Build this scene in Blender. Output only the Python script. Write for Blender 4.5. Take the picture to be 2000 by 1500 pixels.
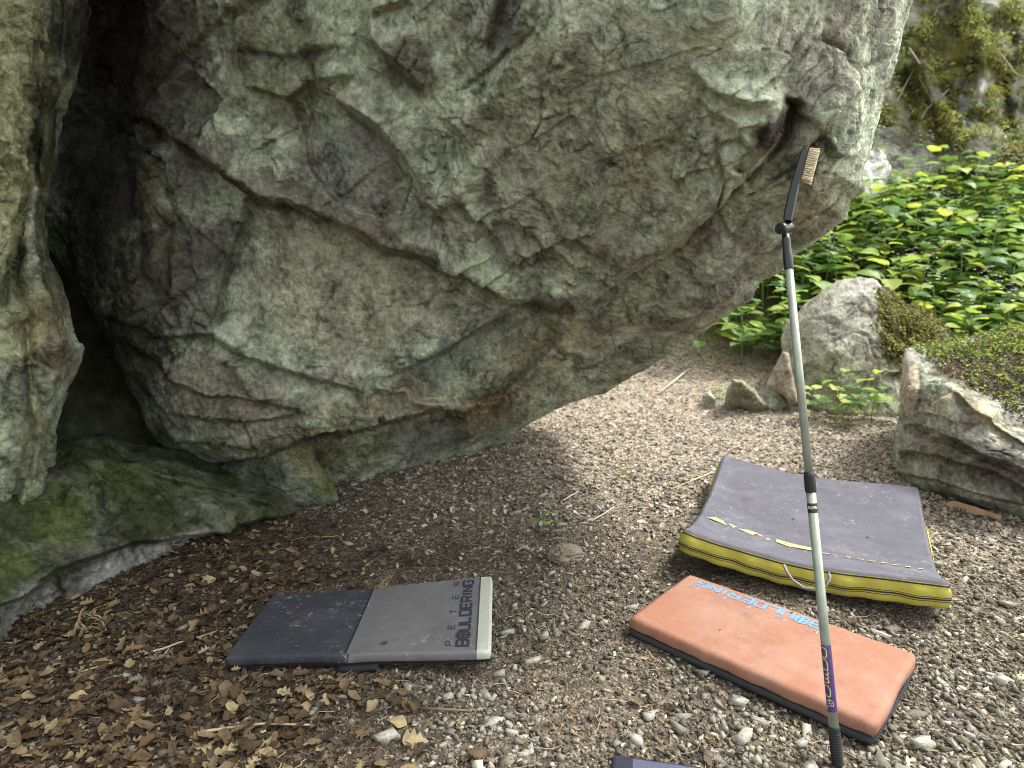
import bpy, bmesh, math, random
import numpy as np
from mathutils import Vector, Matrix

for o in list(bpy.data.objects): bpy.data.objects.remove(o)
SC = bpy.context.scene
COL = SC.collection
random.seed(7); RNG = np.random.default_rng(7)

# ------------------------------------------------------------------ camera, sky, sun, exposure
FPX, PITCH, CAMH = 1330.0, math.radians(12.0), 1.4
cam_data = bpy.data.cameras.new('camera'); cam = bpy.data.objects.new('camera', cam_data); COL.objects.link(cam)
cam.location = (0, 0, CAMH); cam.rotation_euler = (math.pi/2 - PITCH, 0, 0)
cam_data.sensor_width = 36; cam_data.lens = FPX/2000*36
cam_data.clip_start = 0.02; cam_data.clip_end = 1000
cam_data.dof.use_dof = True; cam_data.dof.focus_distance = 2.35; cam_data.dof.aperture_fstop = 2.6
SC.camera = cam
SC.cycles.filter_width = 0.9; SC.cycles.max_bounces = 6; SC.cycles.diffuse_bounces = 3; SC.cycles.glossy_bounces = 2; SC.cycles.transmission_bounces = 3
SC.render.resolution_x = 1024; SC.render.resolution_y = 768

SUN_EL, SUN_AZ = math.radians(54), math.radians(72)     # azimuth clockwise from +Y (away from the camera) towards +X
world = bpy.data.worlds.new('World'); SC.world = world; world.use_nodes = True
wn = world.node_tree; wn.nodes.clear()
sky = wn.nodes.new('ShaderNodeTexSky'); sky.sky_type = 'NISHITA'; sky.sun_disc = False
sky.sun_elevation = SUN_EL; sky.sun_rotation = SUN_AZ; sky.dust_density = 3.0; sky.air_density = 1.0; sky.ozone_density = 1.0
hs = wn.nodes.new('ShaderNodeHueSaturation'); hs.inputs['Saturation'].default_value = 0.12
bg = wn.nodes.new('ShaderNodeBackground'); bg.inputs['Strength'].default_value = 0.15
wo = wn.nodes.new('ShaderNodeOutputWorld')
wn.links.new(sky.outputs[0], hs.inputs['Color']); wn.links.new(hs.outputs[0], bg.inputs[0]); wn.links.new(bg.outputs[0], wo.inputs[0])
sd = bpy.data.lights.new('sun', 'SUN'); sd.energy = 1.5; sd.angle = math.radians(12); sd.color = (1, 0.965, 0.90)
so = bpy.data.objects.new('sun', sd); COL.objects.link(so)
sdir = Vector((math.sin(SUN_AZ)*math.cos(SUN_EL), math.cos(SUN_AZ)*math.cos(SUN_EL), math.sin(SUN_EL)))
so.rotation_euler = (-sdir).to_track_quat('-Z', 'Y').to_euler(); so.location = sdir*20
SC.view_settings.view_transform = 'Standard'; SC.view_settings.look = 'None'
SC.view_settings.exposure = 1.75; SC.view_settings.gamma = 1; SC.view_settings.use_curve_mapping = False

# ------------------------------------------------------------------ numeric helpers
CP, SP = math.cos(PITCH), math.sin(PITCH)
def px2w(x, y, D):
    """photo pixel (2000x1500) at depth D along the view axis -> world"""
    x = np.asarray(x, float); y = np.asarray(y, float); D = np.asarray(D, float)
    u = (x-1000)/FPX; v = -(y-750)/FPX
    return np.stack([D*u, D*(CP+v*SP), CAMH + D*(-SP+v*CP)], -1)
def w2px(P):
    P = np.asarray(P, float); q = P-np.array([0, 0, CAMH])
    D = q[..., 1]*CP-q[..., 2]*SP; v = (q[..., 1]*SP+q[..., 2]*CP)/D
    return q[..., 0]/D*FPX+1000, 750-v*FPX, D
def onz(x, y, z=0.0):
    """where the ray through a pixel meets the level plane z"""
    v = -(y-750)/FPX; D = (z-CAMH)/(-SP+v*CP)
    return Vector(px2w(x, y, D))
def sst(a, b, x): 
    t = np.clip((np.asarray(x, float)-a)/(b-a), 0, 1); return t*t*(3-2*t)

def _h(ix, iy, iz, s):
    h = (ix.astype(np.int64)*374761393 + iy.astype(np.int64)*668265263 + iz.astype(np.int64)*2147483647*3 + s*974634541) & 0xffffffff
    h = ((h ^ (h >> 13))*1274126177) & 0xffffffff
    h = ((h ^ (h >> 16))*2246822519) & 0xffffffff
    h = h ^ (h >> 15)
    return (h & 0xffffff)/float(0x1000000)
def noise3(P, s=0):
    i = np.floor(P).astype(np.int64); f = P-i; w = f*f*f*(f*(f*6-15)+10)
    r = 0
    for dx in (0, 1):
        for dy in (0, 1):
            for dz in (0, 1):
                a, b, c = i[:, 0]+dx, i[:, 1]+dy, i[:, 2]+dz
                g = (_h(a, b, c, s)*2-1)*(f[:, 0]-dx)+(_h(a, b, c, s+1)*2-1)*(f[:, 1]-dy)+(_h(a, b, c, s+2)*2-1)*(f[:, 2]-dz)
                ww = (w[:, 0] if dx else 1-w[:, 0])*(w[:, 1] if dy else 1-w[:, 1])*(w[:, 2] if dz else 1-w[:, 2])
                r = r+g*ww
    return r*1.4
def fbm(P, sc, o=4, s=0, gain=.5):
    r = 0; a = 1.; t = 0
    for k in range(o):
        r = r+a*noise3(P*sc*(2.03**k)+k*7.3, s+11*k); t += a; a *= gain
    return r/t
def ridge(P, sc, o=4, s=0):
    r = 0; a = 1.; t = 0
    for k in range(o):
        r = r+a*(1-2*np.abs(noise3(P*sc*(2.03**k)+k*3.1, s+13*k))); t += a; a *= .5
    return r/t
def chips(P, sc, s=0, tilt=1.0, k=.20):
    """lower envelope of tilted paraboloids: flat facets that meet in sharp arrises"""
    Q = P*sc; i = np.floor(Q).astype(np.int64); f = Q-i; best = np.full(len(P), 9.); sec = best.copy()
    for dx in (-1, 0, 1):
        for dy in (-1, 0, 1):
            for dz in (-1, 0, 1):
                if abs(dx)+abs(dy)+abs(dz) == 3: continue
                a, b, c = i[:, 0]+dx, i[:, 1]+dy, i[:, 2]+dz
                ex = f[:, 0]-dx-_h(a, b, c, s); ey = f[:, 1]-dy-_h(a, b, c, s+1); ez = f[:, 2]-dz-_h(a, b, c, s+2)
                val = k*(ex*ex+ey*ey+ez*ez)+tilt*((_h(a, b, c, s+3)-.5)*ex+(_h(a, b, c, s+4)-.5)*ey+(_h(a, b, c, s+5)-.5)*ez)+.25*_h(a, b, c, s+6)
                sec = np.minimum(sec, np.maximum(best, val)); best = np.minimum(best, val)
    return best, sec-best
def poly_dist(px, py, poly, closed=True):
    """distance, sign side and arc parameter to a polyline"""
    P = np.array(poly, float); n = len(P); best = np.full(px.shape, 1e9); sg = np.zeros(px.shape); arc = np.zeros(px.shape); acc = 0.
    for a in range(n if closed else n-1):
        x0, y0 = P[a]; x1, y1 = P[(a+1) % n]; dx, dy = x1-x0, y1-y0; L = math.hypot(dx, dy)
        t = np.clip(((px-x0)*dx+(py-y0)*dy)/(L*L), 0, 1)
        d = np.hypot(px-x0-t*dx, py-y0-t*dy); m = d < best
        best = np.where(m, d, best); sg = np.where(m, -np.sign(dx*(py-y0)-dy*(px-x0)), sg); arc = np.where(m, acc+t*L, arc); acc += L
    return best, sg, arc, acc
def in_poly(px, py, poly):
    P = np.array(poly, float); n = len(P); r = np.zeros(px.shape, bool)
    for a in range(n):
        x0, y0 = P[a]; x1, y1 = P[(a+1) % n]
        c = ((y0 > py) != (y1 > py))
        with np.errstate(divide='ignore', invalid='ignore'):
            r ^= c & (px < (x1-x0)*(py-y0)/((y1-y0) if y1 != y0 else 1e-9)+x0)
    return r
def rbf(ctrl):
    """smooth depth map through sparse control points (x, y, depth)"""
    C = np.array(ctrl, float); X = C[:, :2]/500.; n = len(X)
    K = np.linalg.norm(X[:, None]-X[None], axis=2); 
    A = np.zeros((n+3, n+3)); A[:n, :n] = K+np.eye(n)*-.02; A[:n, n] = 1; A[:n, n+1:] = X; A[n, :n] = 1; A[n+1:, :n] = X.T
    w = np.linalg.solve(A, np.concatenate([C[:, 2], [0, 0, 0]]))
    def f(px, py):
        r = w[n]+w[n+1]*px/500.+w[n+2]*py/500.
        for a in range(n): r = r+w[a]*np.hypot(px/500.-X[a, 0], py/500.-X[a, 1])
        return r
    return f
def ledge(line, h, up=60, band=8, rec=0., dn=60, fade=40):
    return ('L', line, h, up, band, rec, dn, fade)
def groove(line, h, w=6, fade=25):
    return ('G', line, h, w, fade)
def feats(px, py, F):
    r = np.zeros(px.shape)
    for f in F:
        L = np.array(f[1], float); m = 4*max(f[3], (f[6] if f[0] == 'L' else 0))+20
        sel = (px > L[:, 0].min()-m) & (px < L[:, 0].max()+m) & (py > L[:, 1].min()-m) & (py < L[:, 1].max()+m)
        if not sel.any(): continue
        d, sg, arc, tot = poly_dist(px[sel], py[sel], f[1], False)
        fd = sst(0, f[-1], arc)*sst(0, f[-1], tot-arc)
        if f[0] == 'G': r[sel] += f[2]*np.exp(-(d/f[3])**2)*fd
        else:
            _, _, h, up, band, rec, dn, fade = f
            s = d*sg; A = np.where(s > 0, np.exp(-np.maximum(s, 0)/up), 1-sst(0, band, -s))
            B = np.where(s > 0, 0, sst(0, band, -s)*np.exp(-np.maximum(-s-band, 0)/dn))
            r[sel] += (-h*A+rec*B)*fd
    return r

# ------------------------------------------------------------------ object helpers
def setp(o, label=None, cat=None, group=None, kind=None):
    if label: o['label'] = label
    if cat: o['category'] = cat
    if group: o['group'] = group
    if kind: o['kind'] = kind
    return o
def link(name, me, mat=None, parent=None):
    if mat is not None and len(me.materials) == 0: me.materials.append(mat)
    o = bpy.data.objects.new(name, me); COL.objects.link(o)
    if parent is not None: o.parent = parent
    return o
def empty(name, loc=(0, 0, 0)):
    o = bpy.data.objects.new(name, None); COL.objects.link(o); o.location = loc; o.empty_display_size = .05; return o
def np_mesh(name, V, F, col=None, smooth=False):
    """F: (n,3) or (n,4) array"""
    V = np.asarray(V, np.float32); F = np.asarray(F, np.int32); me = bpy.data.meshes.new(name)
    me.vertices.add(len(V)); me.vertices.foreach_set('co', V.ravel())
    k = F.shape[1]; me.loops.add(F.size); me.loops.foreach_set('vertex_index', F.ravel())
    me.polygons.add(len(F)); me.polygons.foreach_set('loop_start', np.arange(0, F.size, k, dtype=np.int32)); me.polygons.foreach_set('loop_total', np.full(len(F), k, np.int32))
    if smooth: me.polygons.foreach_set('use_smooth', np.ones(len(F), bool))
    me.update(calc_edges=True)
    if col is not None:
        at = me.color_attributes.new('Col', 'FLOAT_COLOR', 'POINT'); c = np.ones((len(V), 4), np.float32); c[:, :3] = col; at.data.foreach_set('color', c.ravel())
    return me
def bm_mesh(name, bm, smooth=False):
    me = bpy.data.meshes.new(name); bm.to_mesh(me); bm.free()
    if smooth: me.polygons.foreach_set('use_smooth', np.ones(len(me.polygons), bool))
    return me
def rebase(o, P):
    """move the origin of a mesh object (vertices in world space) to P"""
    P = Vector(P); o.data.transform(Matrix.Translation(-P)); o.location = P

# ------------------------------------------------------------------ materials
class NT:
    def __init__(s, name, rough=.85, spec=.3):
        s.m = bpy.data.materials.new(name); s.m.use_nodes = True; s.t = s.m.node_tree; s.b = s.t.nodes['Principled BSDF']
        s.b.inputs['Roughness'].default_value = rough; s.b.inputs['Specular IOR Level'].default_value = spec
    def n(s, typ, **kw):
        x = s.t.nodes.new(typ)
        for k, v in kw.items():
            if k in x.inputs: s.put(x.inputs[k], v)
            else: setattr(x, k, v)
        return x
    def put(s, sock, v):
        if isinstance(v, bpy.types.NodeSocket): s.t.links.new(v, sock)
        else: sock.default_value = v
    def co(s, which='Object'): return s.n('ShaderNodeTexCoord').outputs[which]
    def noise(s, scale, detail=4, rough=.55, vec=None, dist=0.):
        x = s.n('ShaderNodeTexNoise'); x.inputs['Scale'].default_value = scale; x.inputs['Detail'].default_value = detail; x.inputs['Roughness'].default_value = rough; x.inputs['Distortion'].default_value = dist
        if vec is not None: s.put(x.inputs['Vector'], vec)
        return x.outputs['Fac']
    def vor(s, scale, vec=None, feature='F1', out='Distance', rnd=1.):
        x = s.n('ShaderNodeTexVoronoi'); x.feature = feature; x.inputs['Scale'].default_value = scale; x.inputs['Randomness'].default_value = rnd
        if vec is not None: s.put(x.inputs['Vector'], vec)
        return x.outputs[out]
    def rng(s, v, a, b, c=0., d=1.):
        x = s.n('ShaderNodeMapRange'); x.inputs[1].default_value = a; x.inputs[2].default_value = b; x.inputs[3].default_value = c; x.inputs[4].default_value = d; s.put(x.inputs[0], v); return x.outputs[0]
    def math(s, op, a, b=0.):
        x = s.n('ShaderNodeMath'); x.operation = op; s.put(x.inputs[0], a); s.put(x.inputs[1], b); return x.outputs[0]
    def mix(s, f, a, b, blend='MIX'):
        x = s.n('ShaderNodeMix'); x.data_type = 'RGBA'; x.blend_type = blend; s.put(x.inputs[0], f)
        for i, v in ((6, a), (7, b)): s.put(x.inputs[i], v if isinstance(v, bpy.types.NodeSocket) else (*v, 1)[:4])
        return x.outputs[2]
    def ramp(s, f, stops):
        x = s.n('ShaderNodeValToRGB'); e = x.color_ramp.elements
        while len(e) < len(stops): e.new(.5)
        for q, (p, c) in zip(e, stops): q.position = p; q.color = (*c, 1)
        s.put(x.inputs[0], f); return x.outputs[0]
    def bump(s, h, strength=.5, dist=.01, normal=None):
        x = s.n('ShaderNodeBump'); x.inputs['Strength'].default_value = strength; x.inputs['Distance'].default_value = dist; s.put(x.inputs['Height'], h)
        if normal is not None: s.put(x.inputs['Normal'], normal)
        return x.outputs[0]
    def done(s, col=None, nor=None, rough=None):
        if col is not None: s.put(s.b.inputs['Base Color'], col if isinstance(col, bpy.types.NodeSocket) else (*col, 1))
        if nor is not None: s.put(s.b.inputs['Normal'], nor)
        if rough is not None: s.put(s.b.inputs['Roughness'], rough)
        return s.m
def rock_material(name, fine=1.0, stretch=(1, 1, 1)):
    t = NT(name, .92, .2); co = t.co()
    mp = t.n('ShaderNodeMapping'); t.put(mp.inputs[0], co); mp.inputs['Scale'].default_value = stretch; v = mp.outputs[0]
    at = t.n('ShaderNodeAttribute'); at.attribute_name = 'Col'; c = at.outputs['Color']
    n2 = t.noise(60*fine, 4, .72, v)
    c = t.mix(t.rng(n2, .50, .70, 0, .8), c, t.mix(1., c, (.48, .46, .45), 'MULTIPLY'))      # dark lichen crumbs
    c = t.mix(t.rng(n2, .44, .30, 0, .6), c, t.mix(1., c, (1.45, 1.5, 1.4), 'MULTIPLY'))     # pale grains
    nor = t.bump(n2, 1.0, .022/fine)
    return t.done(c, nor)
M_ROCK = rock_material('limestone')
M_ROCK_FAR = rock_material('limestone_coarse', .55)

# ------------------------------------------------------------------ rocks
def lattice(lo, hi, a, b, step, coarse):
    """coordinates from lo to hi: fine between a and b, coarse outside"""
    L = []
    x = max(a, lo); g = step
    f = list(np.arange(max(a, lo), min(b, hi)+step*.5, step))
    left = []; x = f[0]; g = step
    while x > lo: g = min(g*1.35, coarse); x -= g; left.append(x)
    right = []; x = f[-1]; g = step
    while x < hi: g = min(g*1.35, coarse); x += g; right.append(x)
    return np.array(left[::-1]+f+right)
def rock(name, poly, ctrl, F=(), step=3.2, thick=1.0, rnd=(.35, 90), amps=((3., .05), (8., .02)), chip=((5., .06), (13., .02)), aniso=None, col=None, mat=None, smooth=(), warp=9, seed=1, base=None, parent=None, label=None, cat='rock', stratum=False):
    """A solid rock: its near side is a dense relief, rounded off at the outline and closed behind by a back of its own."""
    P = np.array(poly, float); lo, hi = P.min(0), P.max(0)
    xs = lattice(lo[0], hi[0], max(lo[0], -40), min(hi[0], 2040), step, 28); ys = lattice(lo[1], hi[1], max(lo[1], -40), min(hi[1], 1540), step, 28)
    nx, ny = len(xs), len(ys); X, Y = np.meshgrid(xs, ys); X = X.ravel(); Y = Y.ravel()
    ii = (np.arange(ny-1)[:, None]*nx+np.arange(nx-1)[None]).ravel()
    Q = np.stack([ii, ii+nx, ii+nx+1, ii+1], 1)
    keep = in_poly(X[Q].mean(1), Y[Q].mean(1), poly); Q = Q[keep]
    used = np.unique(Q); mp = np.full(len(X), -1); mp[used] = np.arange(len(used)); Q = mp[Q]; X = X[used]; Y = Y[used]
    # boundary edges
    E = np.concatenate([Q[:, [0, 1]], Q[:, [1, 2]], Q[:, [2, 3]], Q[:, [3, 0]]]); key = np.minimum(E[:, 0], E[:, 1]).astype(np.int64)*(len(X)+1)+np.maximum(E[:, 0], E[:, 1])
    u, inv, cnt = np.unique(key, return_inverse=True, return_counts=True); be = E[cnt[inv] == 1]
    nxt = {int(a): int(b) for a, b in be}
    # snap the rim onto the outline
    bi = np.unique(be); n = len(P); bx = X[bi]; by = Y[bi]; best = np.full(len(bi), 1e9); sx = bx.copy(); sy = by.copy()
    for a in range(n):
        x0, y0 = P[a]; x1, y1 = P[(a+1) % n]; dx, dy = x1-x0, y1-y0; t = np.clip(((bx-x0)*dx+(by-y0)*dy)/(dx*dx+dy*dy+1e-9), 0, 1)
        qx = x0+t*dx; qy = y0+t*dy; d = np.hypot(bx-qx, by-qy); m = d < best; best = np.where(m, d, best); sx = np.where(m, qx, sx); sy = np.where(m, qy, sy)
    m = best < step*2.5; X[bi] = np.where(m, sx, bx); Y[bi] = np.where(m, sy, by)
    e2 = np.concatenate([Q[:, [0, 1]], Q[:, [1, 2]], Q[:, [2, 3]], Q[:, [3, 0]]]); nb = poly_dist(X, Y, poly)[0] < step*9; fix = np.zeros(len(X), bool); fix[bi] = True; mv = nb & ~fix; e2 = e2[mv[e2[:, 0]] | mv[e2[:, 1]]]
    for it in range(14):
        sx_ = np.zeros(len(X)); sy_ = np.zeros(len(X)); sn = np.zeros(len(X))
        for a_, b_ in ((0, 1), (1, 0)): np.add.at(sx_, e2[:, a_], X[e2[:, b_]]); np.add.at(sy_, e2[:, a_], Y[e2[:, b_]]); np.add.at(sn, e2[:, a_], 1)
        X[mv] = sx_[mv]/sn[mv]; Y[mv] = sy_[mv]/sn[mv]
    df = rbf(ctrl)
    def depth(px, py, smooth=False):
        D0 = df(px, py); w = px2w(px, py, D0)
        if smooth: return D0+rnd[0]*np.clip(1-poly_dist(px, py, poly)[0]/rnd[1], 0, 1)**2.4
        wx = px+warp*fbm(w, 5., 3, seed+50); wy = py+warp*fbm(w, 5., 3, seed+90)
        d = poly_dist(px, py, poly)[0]; R, W = rnd
        return D0+feats(wx, wy, F)+R*np.clip(1-d/W, 0, 1)**2.4
    D = depth(X, Y); V = px2w(X, Y, D)
    faces = [Q]; allV = [V]; allX = [X]; allY = [Y]; nv = len(V)
    # close behind
    seen = set(); cx, cy = X.mean(), Y.mean()
    for st in list(nxt):
        if st in seen: continue
        loop = [st]; seen.add(st); k = nxt[st]
        while k != st and k not in seen: loop.append(k); seen.add(k); k = nxt.get(k, st)
        if len(loop) < 4: continue
        loop = np.array(loop); lx, ly, ld = X[loop], Y[loop], D[loop]; prev = loop; mid = (lx.mean(), ly.mean()) if len(loop) < 60 else (cx, cy)
        for j, a in enumerate((.18, .42, .75, 1.1, 1.42)):
            sh = math.cos(a); px = mid[0]+(lx-mid[0])*sh; py = mid[1]+(ly-mid[1])*sh
            dd = np.maximum(ld+thick*math.sin(a), (df(px, py)+.12*math.sin(a)+.02))
            ring = np.arange(nv, nv+len(loop)); nv += len(loop)
            allV.append(px2w(px, py, dd)); allX.append(px); allY.append(py)
            faces.append(np.stack([np.roll(prev, -1), prev, ring, np.roll(ring, -1)], 1)); prev = ring
        c = nv; nv += 1; w = px2w(mid[0], mid[1], ld.mean()+thick*1.02)[None]; allV.append(w); allX.append(np.array([mid[0]])); allY.append(np.array([mid[1]]))
        h = len(loop)//2*2; pr = prev
        faces.append(np.stack([np.roll(pr, -1)[0:h:2], pr[0:h:2], np.full(h//2, c), np.full(h//2, c)], 1)[:0])
        tri = np.stack([np.roll(pr, -1), pr, np.full(len(pr), c)], 1); faces.append(('T', tri))
    V = np.concatenate(allV); PX = np.concatenate(allX); PY = np.concatenate(allY)
    quads = np.concatenate([f for f in faces if not isinstance(f, tuple)]); tris = np.concatenate([f[1] for f in faces if isinstance(f, tuple)]) if any(isinstance(f, tuple) for f in faces) else np.zeros((0, 3), int)
    T = np.concatenate([quads[:, [0, 1, 2]], quads[:, [0, 2, 3]], tris]); Vfull = V; V = V.copy(); V[:len(X)] = px2w(X, Y, depth(X, Y, True))
    fn = np.cross(V[T[:, 1]]-V[T[:, 0]], V[T[:, 2]]-V[T[:, 0]]); N = np.zeros_like(V)
    for k in range(3): np.add.at(N, T[:, k], fn)
    N /= np.linalg.norm(N, axis=1)[:, None]+1e-12
    flat = np.ones(len(V)); VC = V; V = np.where((np.arange(len(V)) < len(X))[:, None], .35*V+.65*Vfull, Vfull)
    for cx_, cy_, rx_, ry_, an_ in smooth: a_ = math.radians(an_); ux, uy = PX-cx_, PY-cy_; flat = np.minimum(flat, .35+.65*sst(.75, 1.05, np.hypot((ux*math.cos(a_)+uy*math.sin(a_))/rx_, (-ux*math.sin(a_)+uy*math.cos(a_))/ry_)))
    S = V if aniso is None else V@np.array(aniso).T
    disp = 0.
    for sc, am in amps: disp = disp+am*fbm(S if sc < 6 else V, sc, 4, seed+int(sc*10))
    dd_ = np.concatenate([poly_dist(X, Y, poly)[0], np.zeros(len(V)-len(X))]); calm = sst(-25, 50, dd_) if step < 4 else 1.; hold = .42+.58*sst(0, 90, dd_) if step < 4 else 1.; fs = 1. if step < 4 else .4; ck = 0
    for q_, (sc, am) in enumerate(chip):
        val, gap = chips((S if sc < 8 or stratum else V)+(0 if sc > 20 else .12/sc*np.stack([fbm(V, sc*1.5, 1, seed+5), fbm(V, sc*1.5, 1, seed+6), fbm(V, sc*1.5, 1, seed+7)], 1)), sc, seed+int(sc*10)+3)
        disp = disp+am*(val-np.mean(val))*(calm if sc > 8 else hold)*(flat if sc > 3 else .4+.6*flat)
        if q_ < 3: c_ = np.exp(-(gap/(.012*max(1, sc/3)))**2)*sst(-.02, .22, fbm(V, 1.7*fs*(1+q_), 2, seed+401+q_)); ck = np.maximum(ck, c_); disp = disp-(.022, .016, .008)[q_]*c_*calm*hold*flat
    disp = disp+.0055/fs*fbm(V, 38.*fs, 3, seed+404, .75)*calm
    H_ = V@np.array(((.80, -.25, -.55), (.2, 1., .1), (.35, .1, .42)))
    hair = np.exp(-(fbm(H_, 7.5*fs, 3, seed+420)/.020)**2)*sst(.02, .25, fbm(V, 3.1*fs, 2, seed+421))+np.exp(-(fbm(H_*np.array([.5, 1, 1.7]), 15.*fs, 2, seed+422)/.035)**2)*sst(.05, .3, fbm(V, 4.3*fs, 2, seed+423)); hair = np.clip(hair, 0, 1)
    disp = disp-.0055/fs*hair*calm
    V2 = Vfull+N*np.asarray(disp)[:, None]
    C = np.ones((len(V), 3))*.25 if col is None else col(PX, PY, V)
    m1 = fbm(V, 9.*fs, 5, seed+410, .65); m2 = fbm(V, 38.*fs, 3, seed+411, .7)
    C = C*np.clip(1+1.35*m1+1.0*m2, .25, 2.2)[:, None]; C = C*(1-.35*np.clip(ck, 0, 1))[:, None]*(1-.42*hair)[:, None]
    allF = np.concatenate([quads, np.zeros((0, 4), int)])
    me = bpy.data.meshes.new(name); nq, nt = len(quads), len(tris)
    me.vertices.add(len(V2)); me.vertices.foreach_set('co', V2.astype(np.float32).ravel())
    me.loops.add(nq*4+nt*3); me.loops.foreach_set('vertex_index', np.concatenate([quads.ravel(), tris.ravel()]).astype(np.int32))
    me.polygons.add(nq+nt); me.polygons.foreach_set('loop_start', np.concatenate([np.arange(nq)*4, nq*4+np.arange(nt)*3]).astype(np.int32)); me.polygons.foreach_set('loop_total', np.concatenate([np.full(nq, 4), np.full(nt, 3)]).astype(np.int32))
    me.polygons.foreach_set('use_smooth', np.ones(nq+nt, bool)); me.update(calc_edges=True)
    at = me.color_attributes.new('Col', 'FLOAT_COLOR', 'POINT'); c4 = np.ones((len(V2), 4), np.float32); c4[:, :3] = np.clip(C, .005, .95); at.data.foreach_set('color', c4.ravel())
    o = link(name, me, mat or M_ROCK, parent)
    if label: setp(o, label, cat)
    o_base = V2[:, 2].min(); b = V2.mean(0); rebase(o, (b[0], b[1], max(0, o_base)))
    return o, V2, N, PX, PY, df
def blobs(px, py, V, base, items, seed=3, warp=45):
    """stains, lichen and painted-in shade with ragged borders: items (cx, cy, rx, ry, angle, colour, strength)"""
    wx = px+warp*fbm(V, 5., 4, seed); wy = py+warp*fbm(V, 5., 4, seed+31); C = base.copy()
    rag = fbm(V, 22., 3, seed+77)
    for cx, cy, rx, ry, an, c, st in items:
        a = math.radians(an); dx, dy = wx-cx, wy-cy; q = np.hypot((dx*math.cos(a)+dy*math.sin(a))/rx, (-dx*math.sin(a)+dy*math.cos(a))/ry)
        f = (st*(1-sst(.55, 1.15, q+.45*rag)))[:, None]; C = C*(1-f)+np.array(c)*f
    return C
LICH = np.array((.46, .52, .375)); BARE = np.array((.34, .335, .265)); PURP = np.array((.150, .130, .108)); RUST = np.array((.33, .235, .125)); YEL = np.array((.33, .315, .125)); MOSS = np.array((.105, .135, .035)); PALE = np.array((.38, .41, .31)); STAIN_SHADE = np.array((.055, .052, .046)); GREY = np.array((.22, .225, .205))
def limestone(V, seed, lich=.55):
    n = fbm(V, 2.6, 5, seed); m = fbm(V, 7., 4, seed+9)
    f = sst(-.25, .22, n+.5*m+(lich-.5))[:, None]; C = BARE*(1-f)+LICH*f
    g = sst(.12, .4, fbm(V, 4.5, 4, seed+20))[:, None]*.65; C = C*(1-g)+PURP*g
    y = sst(.15, .45, fbm(V, 3.3, 4, seed+40))[:, None]*.25; C = C*(1-y)+YEL*y*.9+C*0
    return C

BOULDER = [(-60, -520), (500, -560), (1100, -560), (1700, -520), (1850, -330), (1800, -120), (1774, 0), (1757, 60), (1741, 120), (1728, 190), (1716, 240), (1702, 300), (1690, 335), (1688, 372), (1660, 388), (1648, 425), (1610, 462), (1560, 492), (1520, 528), (1478, 552), (1462, 580), (1432, 596), (1390, 636), (1372, 656), (1320, 680), (1285, 712), (1235, 742), (1180, 772), (1120, 790), (1050, 822), (990, 858), (952, 884), (930, 905), (800, 960), (680, 1000), (600, 1000), (560, 930), (480, 915), (392, 906), (330, 880), (290, 835), (235, 740), (190, 640), (168, 590), (120, 520), (60, 460), (-60, 420)]
BCTRL = [(1575, 300, 2.04), (1530, 445, 2.33), (1700, 100, 2.02), (1690, 330, 2.02), (1640, 420, 2.17), (1560, 480, 2.36), (1450, 590, 2.68), (1300, 700, 3.30), (1180, 765, 3.85), (950, 875, 4.50), (800, 930, 4.05), (690, 960, 3.88), (1000, 820, 4.0),
  (1400, 0, 1.72), (1200, 100, 1.93), (1000, 0, 1.98), (1400, 300, 2.08), (1000, 300, 2.42), (1200, 500, 2.66), (1000, 600, 3.08), (1400, 550, 2.58), (1100, 690, 3.35), (800, 600, 3.12), (600, 620, 3.14), (450, 450, 3.08), (450, 200, 2.86), (600, 0, 2.42), (800, 200, 2.50),
  (330, 40, 2.95), (200, 0, 3.35), (170, 250, 3.75), (300, 300, 3.02), (250, 600, 3.28), (180, 560, 3.5), (320, 780, 3.34), (400, 880, 3.36), (600, 840, 3.35), (720, 800, 3.38), (860, 765, 3.46), (1000, 760, 3.6),
  (1000, -500, 1.75), (1600, -500, 1.75), (300, -500, 1.9), (-60, -300, 2.7), (-60, 300, 4.0)]  # unseen roof pulled towards the camera to shade the left side
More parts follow.
